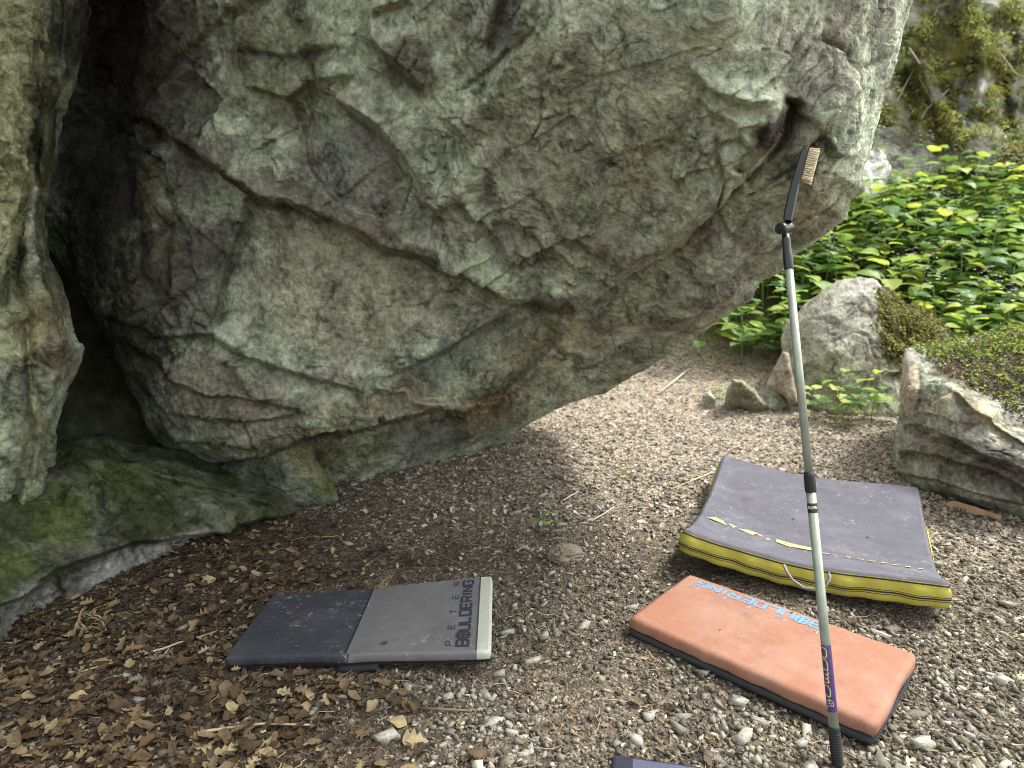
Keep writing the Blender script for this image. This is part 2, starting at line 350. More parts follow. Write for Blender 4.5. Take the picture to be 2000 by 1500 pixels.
BF = [
  ledge([(268, 215), (345, 272), (430, 322), (520, 378), (600, 402), (680, 442), (760, 487), (835, 502), (920, 542), (990, 592), (1050, 590), (1110, 622)], .13, 110, 20, .08, 110),
  groove([(275, 228), (345, 282), (430, 332), (520, 392), (610, 420), (690, 456), (765, 497), (835, 508)], .05, 7),
  ledge([(596, 140), (660, 190), (745, 240), (790, 300), (830, 370), (885, 425)], .11, 90, 24, .06, 70),
  ledge([(575, 190), (600, 270), (622, 338), (680, 402), (740, 430), (840, 418), (880, 425)], -.05, 40, 14, 0, 40, 20),
  ledge([(690, 45), (760, 108), (815, 155), (852, 195)], .07, 60, 26, .06, 50),
  ledge([(1108, 622), (1150, 598), (1230, 530), (1330, 468), (1400, 410), (1450, 350), (1520, 262), (1552, 186)], .13, 90, 12, .07, 60),
  groove([(1440, 352), (1475, 310), (1520, 262), (1545, 205), (1552, 190)], .11, 18, 12), groove([(1120, 618), (1225, 535), (1330, 470), (1400, 412), (1450, 352)], .09, 7),
  ledge([(1108, 622), (1220, 652), (1330, 642), (1460, 575)], .07, 50, 18, .03, 40),
  ledge([(756, 746), (860, 690), (1000, 610), (1045, 588)], .10, 80, 9, .06, 40),
  ledge([(735, 752), (800, 775), (870, 772), (945, 778), (1010, 742), (1105, 655)], -.09, 34, 10, 0, 40),
  ledge([(1040, 585), (1080, 592), (1112, 625)], .06, 40, 20, .02, 30, 14),
  ledge([(190, 605), (300, 652), (412, 652), (480, 690), (560, 722), (640, 742), (720, 762)], .03, 60, 9, .06, 60), groove([(412, 655), (480, 694), (560, 727), (640, 748)], .03, 5),
  ledge([(720, 762), (880, 790), (965, 782), (1100, 732), (1245, 652)], .05, 60, 14, .04, 60),
  ledge([(395, 906), (520, 884), (590, 862), (640, 846), (720, 832), (830, 796), (920, 790)], .10, 60, 12, .30, 140, 50),
  groove([(540, -10), (462, 32), (405, 95), (360, 130)], .07, 16), groove([(345, -40), (318, 60), (296, 140), (270, 200)], .06, 18),
  ledge([(495, 388), (462, 470), (438, 560), (414, 652)], -.08, 60, 10, 0, 50), 
  groove([(250, 275), (300, 330), (330, 420), (360, 470)], .05, 8), groove([(235, 300), (250, 420), (275, 520), (300, 600)], .06, 10),
  ledge([(340, 410), (330, 480), (345, 560), (300, 640)], .05, 40, 12, .03, 40),
  ledge([(200, 640), (270, 680), (330, 740), (400, 770), (480, 775), (600, 800)], .045, 40, 8, .03, 40), ledge([(250, 745), (330, 800), (420, 820), (520, 818), (600, 800)], .04, 40, 8, .04, 40), groove([(300, 700), (320, 780), (360, 830)], .04, 6), groove([(430, 700), (470, 760), (520, 800)], .035, 6), ledge([(290, 830), (360, 858), (460, 868), (560, 850)], .04, 40, 8, .03, 40),
  groove([(985, -20), (975, 50), (955, 110)], .05, 16), ledge([(1035, -20), (1010, 50), (1000, 110), (940, 220)], .05, 50, 16, .03, 40),
  groove([(970, 320), (958, 360), (945, 410)], .02, 10), ledge([(860, 215), (905, 250), (935, 300)], .05, 40, 12, .03, 40), 
  ledge([(870, 300), (905, 370), (960, 450), (1010, 540)], .04, 40, 14, .03, 40), ledge([(930, 420), (985, 480), (1030, 545)], .035, 30, 10, .03, 30), ledge([(1090, 440), (1140, 480), (1180, 520)], .03, 40, 10, .02, 30), ledge([(960, 420), (1050, 455), (1110, 520), (1140, 560)], .035, 40, 10, .03, 30),
  ledge([(1340, 110), (1400, 170), (1470, 200), (1540, 188)], .035, 60, 14, .02, 40), ledge([(1365, 170), (1395, 215), (1440, 240), (1470, 300)], .03, 50, 12, .02, 40),
  ledge([(1545, 200), (1600, 240), (1640, 300), (1690, 300)], .03, 50, 14, .02, 40), ledge([(1460, 330), (1540, 300), (1620, 220), (1700, 150)], .03, 60, 18, .02, 60),
  groove([(1565, 320), (1500, 365), (1450, 400)], .03, 5), ledge([(1300, 620), (1400, 560), (1480, 480), (1540, 440)], .03, 40, 10, .025, 40), groove([(1430, 640), (1500, 560), (1535, 500)], .02, 6), groove([(1530, 440), (1590, 430), (1650, 420)], .02, 5),
  ledge([(600, 20), (590, 100), (625, 150), (700, 140)], .05, 40, 14, .03, 40), ledge([(480, 160), (560, 190), (620, 140)], .03, 40, 12, .03, 40), ledge([(700, 60), (720, 20), (800, -10)], .04, 40, 14, .02, 40),
  ledge([(1060, 680), (1140, 700), (1220, 668)], .03, 30, 8, .03, 30), ledge([(800, 600), (870, 560), (930, 590), (980, 640)], .02, 40, 8, .015, 30), groove([(800, 640), (835, 670), (840, 690)], .025, 5),
]
def boulder_col(px, py, V):
    C = limestone(V, 300, .62)
    IT = [(1300, 180, 330, 260, 20, LICH*1.02, .55), (900, 60, 110, 110, 0, PALE, .7), (1150, 420, 200, 120, 10, PALE*.9, .4), (700, 330, 110, 120, 40, GREY*.95, .7), (660, 560, 210, 150, 10, (.41, .41, .285), .7), (700, 440, 330, 20, 28, PURP*1.05, .8), (430, 330, 190, 22, 32, PURP*.9, .8),
          (560, 220, 40, 170, -25, PURP*1.1, .55), (790, 130, 80, 55, 35, PURP*.7, .8), (990, 40, 45, 80, 10, GREY*.65, .8), (952, 365, 16, 45, 10, STAIN_SHADE*2, .6), (1515, 250, 28, 70, 30, PURP*.75, .95), (1070, 600, 60, 26, 20, PURP*.9, .85), (1010, 480, 40, 100, -40, PURP*1.2, .5), (1140, 490, 110, 22, 40, PURP*1.25, .5),
          (900, 690, 140, 40, -28, (.25, .285, .225), .9), (1060, 690, 120, 50, -30, (.31, .25, .14), .6), (760, 800, 260, 40, -4, RUST*.9, .4), (820, 850, 130, 40, -15, STAIN_SHADE*2.2, .65), (960, 800, 90, 40, -20, RUST, .6), (1250, 650, 150, 26, -12, (.25, .185, .145), .55), (1400, 600, 150, 45, -35, RUST*.8, .25), (1600, 410, 60, 40, -30, RUST*.9, .4), (1420, 540, 90, 40, -40, GREY, .6),
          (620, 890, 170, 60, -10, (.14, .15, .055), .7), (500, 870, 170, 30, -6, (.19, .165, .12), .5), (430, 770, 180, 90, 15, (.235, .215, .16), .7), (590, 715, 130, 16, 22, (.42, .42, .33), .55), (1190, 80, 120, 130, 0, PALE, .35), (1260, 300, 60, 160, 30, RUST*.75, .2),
          (205, 250, 110, 420, 4, STAIN_SHADE, .95), (240, 60, 90, 170, 10, STAIN_SHADE*1.2, .85), (300, 560, 100, 170, 10, (.09, .085, .065), .85), (400, 560, 50, 110, 12, (.12, .115, .09), .7), (350, 200, 90, 110, 30, (.10, .09, .07), .7), (285, 370, 34, 75, -12, (.21, .205, .115), .8), (310, 490, 40, 80, -10, (.19, .185, .11), .5), (400, 490, 60, 80, 20, (.10, .10, .09), .6), (370, 330, 60, 90, 30, (.09, .085, .07), .5), (530, 130, 130, 120, 30, (.15, .16, .085), .6), (360, 80, 90, 120, 20, (.105, .095, .075), .8), (250, 700, 70, 120, -25, (.075, .072, .06), .7), (300, 860, 70, 50, 20, (.08, .09, .045), .6)]  # dark stains on the left, deepened to paint in that side's shade
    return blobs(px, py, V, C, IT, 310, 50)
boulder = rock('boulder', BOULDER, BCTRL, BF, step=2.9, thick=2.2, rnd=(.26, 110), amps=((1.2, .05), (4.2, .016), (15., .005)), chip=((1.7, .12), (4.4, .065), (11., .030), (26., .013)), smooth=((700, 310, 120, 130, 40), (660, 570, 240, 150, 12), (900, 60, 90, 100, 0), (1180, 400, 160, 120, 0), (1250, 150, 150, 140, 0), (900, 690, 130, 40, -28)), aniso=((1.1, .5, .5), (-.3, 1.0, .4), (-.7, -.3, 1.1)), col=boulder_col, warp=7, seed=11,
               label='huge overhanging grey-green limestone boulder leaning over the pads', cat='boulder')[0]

# left pillar of rock beyond the cleft
PILLAR = [(-2600, -1300), (-300, -900), (120, -520), (200, -200), (176, 0), (165, 70), (154, 140), (124, 210), (117, 315), (101, 368), (98, 470), (108, 505), (136, 580), (150, 640), (167, 680), (158, 712), (140, 752), (118, 820), (105, 865), (98, 960), (70, 1060), (60, 1180), (40, 1330), (-700, 1500), (-2600, 2300)]  # far left points: unseen stretch added to block light from that side
def pillar_col(px, py, V):
    C = limestone(V, 420, .8); 
    IT = [(30, 160, 80, 260, 8, (.31, .325, .15), .75), (10, 420, 50, 150, 0, (.34, .36, .165), .7), (30, 640, 60, 90, 0, (.30, .32, .14), .5), (60, 120, 20, 90, 20, (.10, .11, .05), .7), (25, 330, 14, 80, -10, (.12, .12, .06), .7), (135, 60, 45, 110, 5, (.075, .075, .06), .9), (95, 330, 40, 230, -6, (.065, .072, .04), .92), (120, 560, 40, 90, 10, (.08, .085, .05), .7), (90, 420, 14, 90, 0, (.26, .27, .15), .7), (50, 560, 80, 90, 0, (.10, .11, .05), .6), (80, 640, 70, 90, 0, (.25, .215, .11), .5), (120, 700, 50, 60, 0, (.20, .175, .11), .6), (40, 760, 50, 80, 0, (.17, .18, .12), .6), (60, 900, 70, 120, 0, (.19, .20, .11), .6), (30, 1030, 80, 70, 0, MOSS, .8), (60, 800, 12, 160, 4, (.36, .37, .2), .5)]
    return blobs(px, py, V, C, IT, 425, 40)
pillar = rock('rock_pillar', PILLAR, [(60, 0, 2.36), (172, 0, 2.72), (110, 300, 2.62), (30, 300, 2.34), (-300, 300, 1.85), (-700, 300, 1.5), (-1500, 300, 1.12), (-2600, 300, .85), (-2600, 2000, .9), (-2600, -1200, .8), (60, 600, 2.48), (160, 680, 2.62), (100, 870, 2.74), (40, 960, 2.68), (0, 1150, 2.62), (-300, 1100, 2.1), (60, -500, 2.2), (-500, -500, 1.6)],
  [ledge([(112, -30), (110, 60), (90, 180), (64, 300), (66, 360), (36, 430), (30, 520), (45, 600)], -.10, 20, 14, 0, 40), ledge([(20, 560), (70, 600), (60, 700), (80, 800), (60, 960)], -.06, 40, 12, 0, 40), groove([(45, 620), (40, 720), (50, 860), (30, 1000)], .05, 8), groove([(60, 250), (70, 330), (95, 420)], .05, 7), groove([(20, 700), (60, 690), (110, 730)], .03, 5), groove([(0, 610), (20, 560), (40, 470)], .06, 9), groove([(110, 720), (100, 800), (88, 930)], .035, 7)],
  step=2.6, thick=.8, rnd=(.20, 60), amps=((2., .05), (6., .02), (18., .006)), chip=((3., .12), (7.5, .05), (18., .02)), aniso=((1.3, 0, 0), (0, 1.3, 0), (0, 0, .7)), col=pillar_col, warp=12, seed=23,
  label='tall pillar of yellow-green lichened rock at the left edge', cat='rock')[0]

# mossy bedrock ledge under the boulder
LEDGE = [(-700, 940), (40, 930), (70, 880), (110, 852), (200, 850), (262, 872), (340, 885), (400, 900), (480, 920), (560, 945), (640, 968), (660, 990), (600, 1050), (500, 1100), (380, 1180), (250, 1260), (120, 1330), (-100, 1450), (-700, 1600)]
def ledge_col(px, py, V):
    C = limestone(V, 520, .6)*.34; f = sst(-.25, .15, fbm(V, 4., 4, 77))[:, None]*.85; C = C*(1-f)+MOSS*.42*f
    IT = [(200, 960, 90, 60, 10, (.11, .125, .06), .6), (460, 985, 70, 40, 0, (.13, .145, .08), .6), (420, 1000, 30, 40, 0, (.17, .18, .12), .6), (300, 940, 160, 30, 6, MOSS*.8, .7), (330, 1085, 200, 34, -14, (.34, .34, .31), .95), (100, 1190, 120, 60, -20, (.25, .255, .23), .9), (250, 1145, 120, 22, -20, (.11, .10, .095), .5), (60, 1100, 80, 50, 0, MOSS*.9, .5), (130, 1010, 60, 70, 0, MOSS, .6)]
    return blobs(px, py, V, C, IT, 530, 28)
mossy = rock('mossy_ledge', LEDGE, [(110, 856, 3.2), (260, 874, 3.6), (400, 902, 3.65), (480, 922, 3.68), (200, 900, 3.02), (260, 920, 3.12), (400, 945, 3.28), (560, 962, 3.58), (640, 975, 3.72), (300, 975, 3.02), (450, 995, 3.20), (540, 1000, 3.40), (300, 1046, 2.94), (470, 1030, 3.26), (150, 1085, 2.72), (0, 1000, 2.52), (0, 1130, 2.42), (350, 1110, 3.02), (120, 1210, 2.62), (20, 1245, 2.45), (-300, 1100, 1.95), (-300, 1350, 2.0), (-700, 1300, 1.6), (250, 1260, 2.9), (450, 1100, 3.4), (600, 1040, 3.7)],
  [ledge([(-20, 1190), (60, 1160), (105, 1112), (180, 1082), (260, 1056), (330, 1050), (400, 1042), (480, 1022), (600, 988)], .06, 40, 9, .12, 90), groove([(100, 880), (180, 930), (220, 1000), (190, 1060)], .04, 9), groove([(330, 930), (380, 1000), (360, 1035)], .03, 7), ledge([(240, 900), (330, 935), (420, 950), (560, 985)], .05, 40, 12, .02, 40), groove([(105, 1115), (112, 1160), (100, 1215)], .04, 8)],
  step=2.8, thick=.9, rnd=(.12, 40), amps=((2., .05), (6., .02), (18., .006)), chip=((3., .12), (8., .05), (20., .018)), col=ledge_col, warp=12, seed=37,
  label='low moss-covered bedrock ledge under the boulder with a pale foot', cat='rock')[0]

# chamber wall behind the cleft, rock colour darkened to stand for deep shade
def shade_col(px, py, V): return limestone(V, 600, .4)*np.array((.20, .22, .16))
back = rock('cleft_wall', [(-1500, -900), (500, -900), (560, 200), (560, 1040), (200, 1080), (-900, 1080), (-1500, 600)], [(0, 500, 4.2), (300, 500, 4.3), (200, 800, 4.0), (300, 1000, 3.9), (100, 950, 3.7), (-200, 900, 3.6), (100, 350, 4.4), (-1200, 0, 3.2), (300, -800, 3.6)], (), step=9, thick=.9, rnd=(.1, 40), amps=((3., .1),), chip=((5., .08),), col=shade_col, seed=41, label='rock wall deep inside the cleft, coloured dark as if shaded', cat='rock')[0]  # unseen outer part added to keep light out of the cleft
# chock stone between ledge and boulder
def chock_col(px, py, V): return blobs(px, py, V, limestone(V, 640, .6)*.45, [(600, 900, 50, 36, 30, YEL*.55, .7), (640, 950, 40, 30, 0, MOSS*1.3, .7), (500, 920, 80, 30, 0, (.08, .085, .05), .7)], 641, 20)
chock = rock('chock_stone', [(430, 912), (500, 880), (585, 852), (612, 872), (626, 905), (648, 945), (662, 978), (640, 1000), (520, 1000), (450, 950)], [(600, 870, 3.52), (650, 970, 3.62), (450, 930, 3.6), (560, 930, 3.48), (600, 990, 3.6), (500, 970, 3.6)], [ledge([(560, 870), (600, 900), (625, 940)], -.04, 20, 8, 0, 30)], step=2.6, thick=.4, rnd=(.1, 26), amps=((6., .03),), chip=((7., .05), (18., .02)), col=chock_col, warp=6, seed=43, label='yellow-green wedge of rock jammed between ledge and boulder', cat='rock')[0]

# layered slab at the right
SLAB = [(1762, 700), (1768, 682), (1800, 674), (1840, 672), (1900, 660), (2000, 640), (2350, 585), (2500, 700), (2450, 1150), (2150, 1070), (2000, 1012), (1960, 1003), (1900, 988), (1840, 965), (1800, 958), (1772, 945), (1750, 925), (1742, 885), (1748, 850), (1756, 790), (1758, 740)]
def slab_col(px, py, V):
    C = limestone(V, 700, .45)*1.0; C = C*.8+np.array((.25, .22, .18))*.25
    IT = [(1830, 785, 46, 18, -25, (.46, .41, .29), .8), (1775, 740, 22, 75, 4, (.42, .34, .25), .85), (1930, 820, 70, 20, 38, (.45, .42, .26), .8), (1870, 770, 50, 16, -30, (.42, .38, .25), .7), (1880, 870, 120, 14, 14, (.13, .105, .085), .8), (1900, 905, 150, 14, 16, (.15, .10, .075), .7), (1850, 940, 90, 30, 20, (.30, .30, .23), .6), (1960, 950, 80, 40, 25, (.11, .10, .085), .6), (1950, 890, 60, 30, 20, (.12, .105, .10), .6), (1800, 690, 60, 16, 0, (.42, .42, .38), .6), (1930, 740, 140, 40, 15, (.085, .06, .045), .95), (2000, 690, 150, 40, 0, (.10, .075, .05), .9)]
    return blobs(px, py, V, C, IT, 701, 16)
slab, slabV, slabN, slabX, slabY, _ = rock('layered_slab', SLAB, [(1765, 690, 4.15), (1775, 740, 3.95), (1840, 672, 4.5), (1900, 660, 4.7), (2000, 640, 4.95), (2350, 590, 5.3), (1850, 755, 3.62), (1920, 790, 3.48), (2000, 880, 3.28), (2000, 760, 3.95), (1900, 720, 4.0), (1850, 850, 3.62), (1770, 880, 3.92), (1750, 860, 4.1), (1765, 930, 3.95), (1850, 960, 3.66), (1920, 900, 3.45), (2000, 1000, 3.45), (2300, 1050, 3.1), (2300, 800, 3.2)],
  [ledge([(1758, 828), (1800, 832), (1850, 850), (1920, 888), (2000, 916), (2200, 990)], .05, 40, 5, .05, 30, 12), ledge([(1750, 880), (1790, 878), (1850, 893), (1930, 915), (2000, 950), (2200, 1040)], .05, 30, 5, .06, 30, 12), ledge([(1772, 806), (1815, 790), (1860, 768)], -.03, 14, 5, 0, 20, 8), ledge([(1860, 765), (1900, 800), (1960, 835), (2010, 870)], .03, 26, 5, .02, 20, 8), groove([(1780, 862), (1850, 872), (1930, 900), (2000, 930)], .02, 3), groove([(1858, 770), (1880, 800), (1930, 830)], .025, 4), ledge([(1765, 925), (1830, 935), (1900, 960), (2000, 985)], .03, 20, 6, .02, 20, 12), groove([(1790, 700), (1800, 760), (1785, 830)], .03, 5)],
  step=2.0, thick=1.1, rnd=(.14, 22), amps=((3., .015), (14., .004)), chip=((3., .05), (8., .035), (20., .012)), aniso=((.5, .1, .45), (-.1, .8, 0), (-.6, 0, 2.2)), stratum=True, col=slab_col, warp=7, seed=53, label='layered grey-brown rock slab with plants on top at the right edge', cat='rock')

# rock behind, mossy on its right shoulder
BACKROCK = [(1524, 660), (1538, 628), (1568, 600), (1606, 570), (1640, 552), (1676, 542), (1704, 545), (1728, 562), (1752, 590), (1768, 606), (1782, 598), (1800, 602), (1826, 622), (1850, 650), (1872, 690), (1860, 800), (1780, 850), (1640, 840), (1560, 825), (1535, 790), (1526, 730)]
def br_col(px, py, V):
    C = (limestone(V, 800, .5)*.5+np.array((.30, .275, .23))*.6)
    return blobs(px, py, V, C, [(1780, 640, 60, 70, 30, (.075, .075, .022), .95), (1735, 590, 30, 36, 40, (.09, .085, .025), .85), (1745, 690, 40, 40, 0, (.10, .11, .035), .8), (1640, 740, 120, 60, 0, (.22, .22, .11), .5), (1680, 560, 50, 18, 0, (.42, .41, .37), .6), (1560, 640, 30, 60, 0, (.33, .27, .2), .5)], 801, 14)
backrock, brV, brN, brX, brY, _ = rock('mossy_rock', BACKROCK, [(1530, 700, 6.0), (1620, 700, 5.55), (1680, 560, 5.75), (1700, 800, 5.5), (1640, 810, 5.52), (1760, 620, 5.7), (1840, 660, 5.95), (1800, 750, 5.6), (1560, 800, 5.7)],
  [ledge([(1690, 560), (1720, 600), (1725, 640), (1760, 690)], -.08, 30, 10, 0, 30), groove([(1730, 600), (1770, 650), (1760, 700)], .06, 6)], step=2.6, thick=.9, rnd=(.35, 40), amps=((2.5, .06), (9., .02)), chip=((3., .08), (9., .025)), col=br_col, warp=6, seed=59, label='pale rounded rock with moss on its right shoulder in front of the plants', cat='rock')
def sm_col(c, s):
    return lambda px, py, V: limestone(V, s, .5)*.4+np.array(c)*.7
rock('small_rock', [(1418, 760), (1430, 738), (1452, 742), (1474, 762), (1500, 790), (1490, 812), (1440, 825), (1412, 815)], [(1420, 790, 5.7), (1460, 770, 5.5), (1490, 800, 5.6)], (), step=2, thick=.3, rnd=(.1, 12), amps=((6., .03),), chip=((6., .06), (16., .02)), col=sm_col((.26, .27, .17), 820), warp=3, seed=61, label='small greenish rock left of the pole behind the pads', cat='rock')
rock('small_rock', [(1372, 772), (1384, 764), (1398, 778), (1402, 800), (1378, 806), (1368, 796)], [(1372, 790, 5.8), (1390, 775, 5.72), (1400, 800, 5.75)], (), step=2, thick=.15, rnd=(.05, 8), amps=((6., .02),), chip=((9., .05),), col=sm_col((.36, .33, .28), 825), warp=3, seed=62, label='little pale rock in the litter left of the greenish one', cat='rock')
rock('small_rock', [(1496, 752), (1510, 722), (1530, 688), (1540, 690), (1548, 730), (1560, 788), (1552, 792), (1528, 772)], [(1500, 750, 5.62), (1530, 690, 5.6), (1555, 785, 5.5)], (), step=2, thick=.25, rnd=(.04, 8), amps=((6., .015),), chip=((5., .04),), col=sm_col((.25, .165, .125), 830), warp=3, seed=63, label='reddish-brown slab leaning on the mossy rock beside the pole', cat='rock')
rock('small_rock', [(1492, 768), (1506, 742), (1522, 760), (1544, 792), (1520, 806), (1496, 800)], [(1500, 790, 5.66), (1540, 790, 5.6), (1510, 750, 5.7)], (), step=2, thick=.2, rnd=(.05, 8), amps=((6., .02),), chip=((7., .05),), col=sm_col((.22, .22, .15), 835), warp=3, seed=64, label='low grey rock wedged below the reddish slab', cat='rock')
rock('pale_rock', [(1670, 330), (1690, 296), (1714, 286), (1730, 305), (1738, 335), (1730, 372), (1700, 400), (1672, 392)], [(1700, 300, 8.6), (1735, 340, 8.6), (1690, 390, 8.4)], (), step=2.6, thick=.5, rnd=(.1, 12), amps=((4., .05),), chip=((3., .1), (8., .04)), col=lambda px, py, V: limestone(V, 840, .3)*.2+np.array((.52, .52, .50)), mat=M_ROCK_FAR, warp=3, seed=65, label='whitish rock showing behind the right edge of the boulder', cat='rock')

# mossy cliff at the back
def cliff_mask(V): return sst(-.10, .08, fbm(V, 1.1, 5, 905)+.15*fbm(V, 4., 3, 915))
def cliff_col(px, py, V):
    C = limestone(V, 900, .4)*.5+np.array((.34, .33, .30))*.45; f = cliff_mask(V)[:, None]*.95
    g = sst(-.2, .3, fbm(V, 3., 3, 930))[:, None]; m = np.array((.22, .20, .045))*g+np.array((.12, .13, .035))*(1-g); C = C*(1-f)+m*f
    d = sst(.1, .3, fbm(V, 2.4, 4, 940))[:, None]*.6; return C*(1-d)+np.array((.10, .085, .055))*d
CLIFF = [(1350, -900), (2900, -900), (2900, 700), (1350, 700)]
cliff, clV, clN, clX, clY, _ = rock('mossy_cliff', CLIFF, [(1400, 600, 8.9), (1800, 600, 8.7), (2600, 600, 8.0), (1400, 300, 9.5), (1750, 300, 9.3), (2000, 300, 9.0), (2600, 300, 8.4), (1400, 0, 10.2), (1850, 0, 10.0), (2600, 0, 9.2), (1400, -800, 11.5), (2600, -800, 10.8)],
  [ledge([(1900, -20), (1890, 60), (1930, 130), (1900, 230)], .35, 60, 26, .2, 60), ledge([(1800, 100), (1850, 200), (1880, 310)], .3, 60, 26, .2, 60), groove([(1990, 60), (1960, 160), (1990, 260)], .3, 16), groove([(1760, 120), (1790, 200), (1770, 290)], .2, 14), ledge([(1740, 350), (1850, 330), (1950, 340), (2050, 300)], .25, 50, 20, .15, 50)],
  step=4.5, thick=1.6, rnd=(.2, 40), amps=((.8, .35), (2.2, .12), (7., .04)), chip=((1.6, .22), (4., .08), (9., .03)), col=cliff_col, mat=M_ROCK_FAR, warp=14, seed=67, label='tall mossy cliff face rising behind the green plants', cat='cliff')

# ------------------------------------------------------------------ ground
def bank(x, y):
    return 1.35*sst(6.35, 9.6, y+.10*(x-2.5))*sst(.3, 2.4, x)+.25*sst(5.6, 8., y)*sst(.6, 3., x)
def gz(x, y, fine=True):
    x = np.atleast_1d(np.asarray(x, float)); y = np.atleast_1d(np.asarray(y, float)); P = np.stack([x, y, 0*x], 1)
    near = np.exp(-((x/9)**2+((y-4)/9)**2))
    z = bank(x, y)+near*(.035*fbm(P, 1.1, 3, 70))
    if fine: z = z+near*(.012*fbm(P, 9., 3, 71)+.006*fbm(P, 34., 2, 72))
    return z
def gz1(x, y): return float(gz(x, y)[0])
def axis(lo, hi, segs):
    """segs: (start, end, step)"""
    L = []
    for a, b, s in segs: L += list(np.arange(a, b, s))
    x = L[0]; g = segs[0][2]; pre = []
    while x > lo: g *= 1.5; x -= g; pre.append(x)
    x = L[-1]; g = segs[-1][2]; post = []
    while x < hi: g *= 1.5; x += g; post.append(x)
    return np.array(pre[::-1]+L+post)
gx = axis(-300, 300, [(-3.6, -2.6, .05), (-2.6, 2.6, .02), (2.6, 9., .05)]); gy = axis(-300, 300, [(.2, .9, .05), (.9, 4.2, .018), (4.2, 10.5, .05)])
GX, GY = np.meshgrid(gx, gy); GXr, GYr = GX.ravel(), GY.ravel(); GZ = gz(GXr, GYr); GV = np.stack([GXr, GYr, GZ], 1)
gi = (np.arange(len(gy)-1)[:, None]*len(gx)+np.arange(len(gx)-1)[None]).ravel(); GQ = np.stack([gi, gi+1, gi+len(gx)+1, gi+len(gx)], 1)
def leafy(x, y):      # where dead leaves have drifted: towards the left wall
    P = np.stack([x, y, 0*x], 1); return sst(-.10, -.75, x+.42*(y-1.9)+.35*fbm(P, 1.3, 3, 81))
def litter(x, y):     # bright dry litter of the open ground behind
    P = np.stack([x, y, 0*x], 1); return sst(2.9, 4.0, y+.35*x+.5*fbm(P, 1.2, 3, 85))*sst(-1.6, -.4, x-.0*y)
P2 = np.stack([GXr, GYr, 0*GXr], 1)
gcol = np.array((.105, .088, .070))*(1+.5*fbm(P2, 3., 4, 88))[:, None]
lf = leafy(GXr, GYr)[:, None]; gcol = gcol*(1-lf*.8)+np.array((.060, .045, .030))*lf*.8
li = litter(GXr, GYr)[:, None]; gcol = gcol*(1-li*.85)+np.array((.27, .23, .185))*(1+.35*fbm(P2, 5., 4, 92))[:, None]*li*.85
bk = sst(.25, .7, bank(GXr, GYr))[:, None]; gcol = gcol*(1-bk)+np.array((.06, .05, .03))*bk
t = NT('soil', .95, .15); co = t.co('Generated'); co = t.co(); at = t.n('ShaderNodeAttribute'); at.attribute_name = 'Col'; c = at.outputs['Color']
n1 = t.noise(28, 6, .65, co); n2 = t.noise(120, 5, .7, co); cell = t.vor(95, co, 'F1', 'Color'); cs = t.n('ShaderNodeSeparateColor'); t.put(cs.inputs[0], cell)
c = t.mix(t.rng(n1, .35, .65), t.mix(1., c, (.6, .58, .55), 'MULTIPLY'), t.mix(1., c, (1.4, 1.38, 1.3), 'MULTIPLY'))
c = t.mix(t.rng(cs.outputs[0], .68, .75, 0, .8), c, t.mix(1., c, (2.3, 2.3, 2.2), 'MULTIPLY')); c = t.mix(t.rng(n2, .5, .7, 0, .6), c, t.mix(1., c, (.45, .42, .4), 'MULTIPLY'))
nor = t.bump(t.math('ADD', n1, t.math('MULTIPLY', t.vor(95, co), -.5)), .9, .02); 
M_SOIL = t.done(c, nor)
ground = link('ground', np_mesh('ground', GV, GQ, np.clip(gcol, .01, .8), True), M_SOIL); setp(ground, 'bare gravelly forest soil strewn with leaves and stones', None, None, 'structure')

# ------------------------------------------------------------------ pads
def fabric(name, col, dirt=(.30, .27, .23), amount=.35, chalk=.0, rough=.8, weave=420):
    t = NT(name, rough, .25); co = t.co(); n = t.noise(7, 5, .6, co); c = t.mix(t.rng(n, .45, .75, 0, amount), col, dirt)
    c = t.mix(t.rng(t.noise(55, 4, .7, co), .4, .7, 0, .35), c, t.mix(1., c, (.72, .72, .72), 'MULTIPLY'))
    if chalk:
        m = t.math('MULTIPLY', t.rng(t.noise(30, 6, .78, co, 1.), .56, .70), t.rng(t.noise(5, 3, .5, co), .44, .60)); c = t.mix(t.math('MULTIPLY', m, chalk), c, (.62, .63, .65))
        c = t.mix(t.rng(t.vor(60, co), .03, .07, chalk*.9, 0), c, (.6, .6, .6))
    c = t.mix(t.rng(t.noise(3.2, 6, .7, co), .54, .70, 0, .5), c, t.mix(1., c, (.62, .58, .53), 'MULTIPLY')); nor = t.bump(t.noise(weave, 2, .6, co), .5, .003); nor = t.bump(t.noise(9, 3, .5, co), .16, .016, nor)
    return t.done(c, nor)
M_SLATE = fabric('slate_fabric', (.040, .044, .054), (.11, .11, .115), .4, .75); M_LGREY = fabric('light_grey_fabric', (.150, .148, .152), (.205, .20, .195), .5, .45); M_OFFW = fabric('off_white_fabric', (.46, .48, .40), (.36, .37, .28), .5)
M_ORANGE = fabric('orange_fabric', (.285, .135, .085), (.32, .20, .15), .8, .12); M_DKGREY = fabric('dark_grey_fabric', (.05, .052, .055), (.1, .1, .09), .4)
M_VIOLET = fabric('violet_grey_fabric', (.095, .093, .112), (.16, .158, .178), .6, .35); M_YELLOW = fabric('yellow_fabric', (.42, .38, .06), (.34, .29, .08), .5); M_BLACK = fabric('black_webbing', (.018, .018, .02), (.05, .05, .05), .4); M_FLEECE = fabric('blue_grey_fleece', (.075, .078, .12), (.13, .13, .18), .6, .35, .95, 160); M_FLEECE2 = fabric('dark_fleece', (.022, .023, .036), (.05, .05, .07), .4, .1, .95, 160)
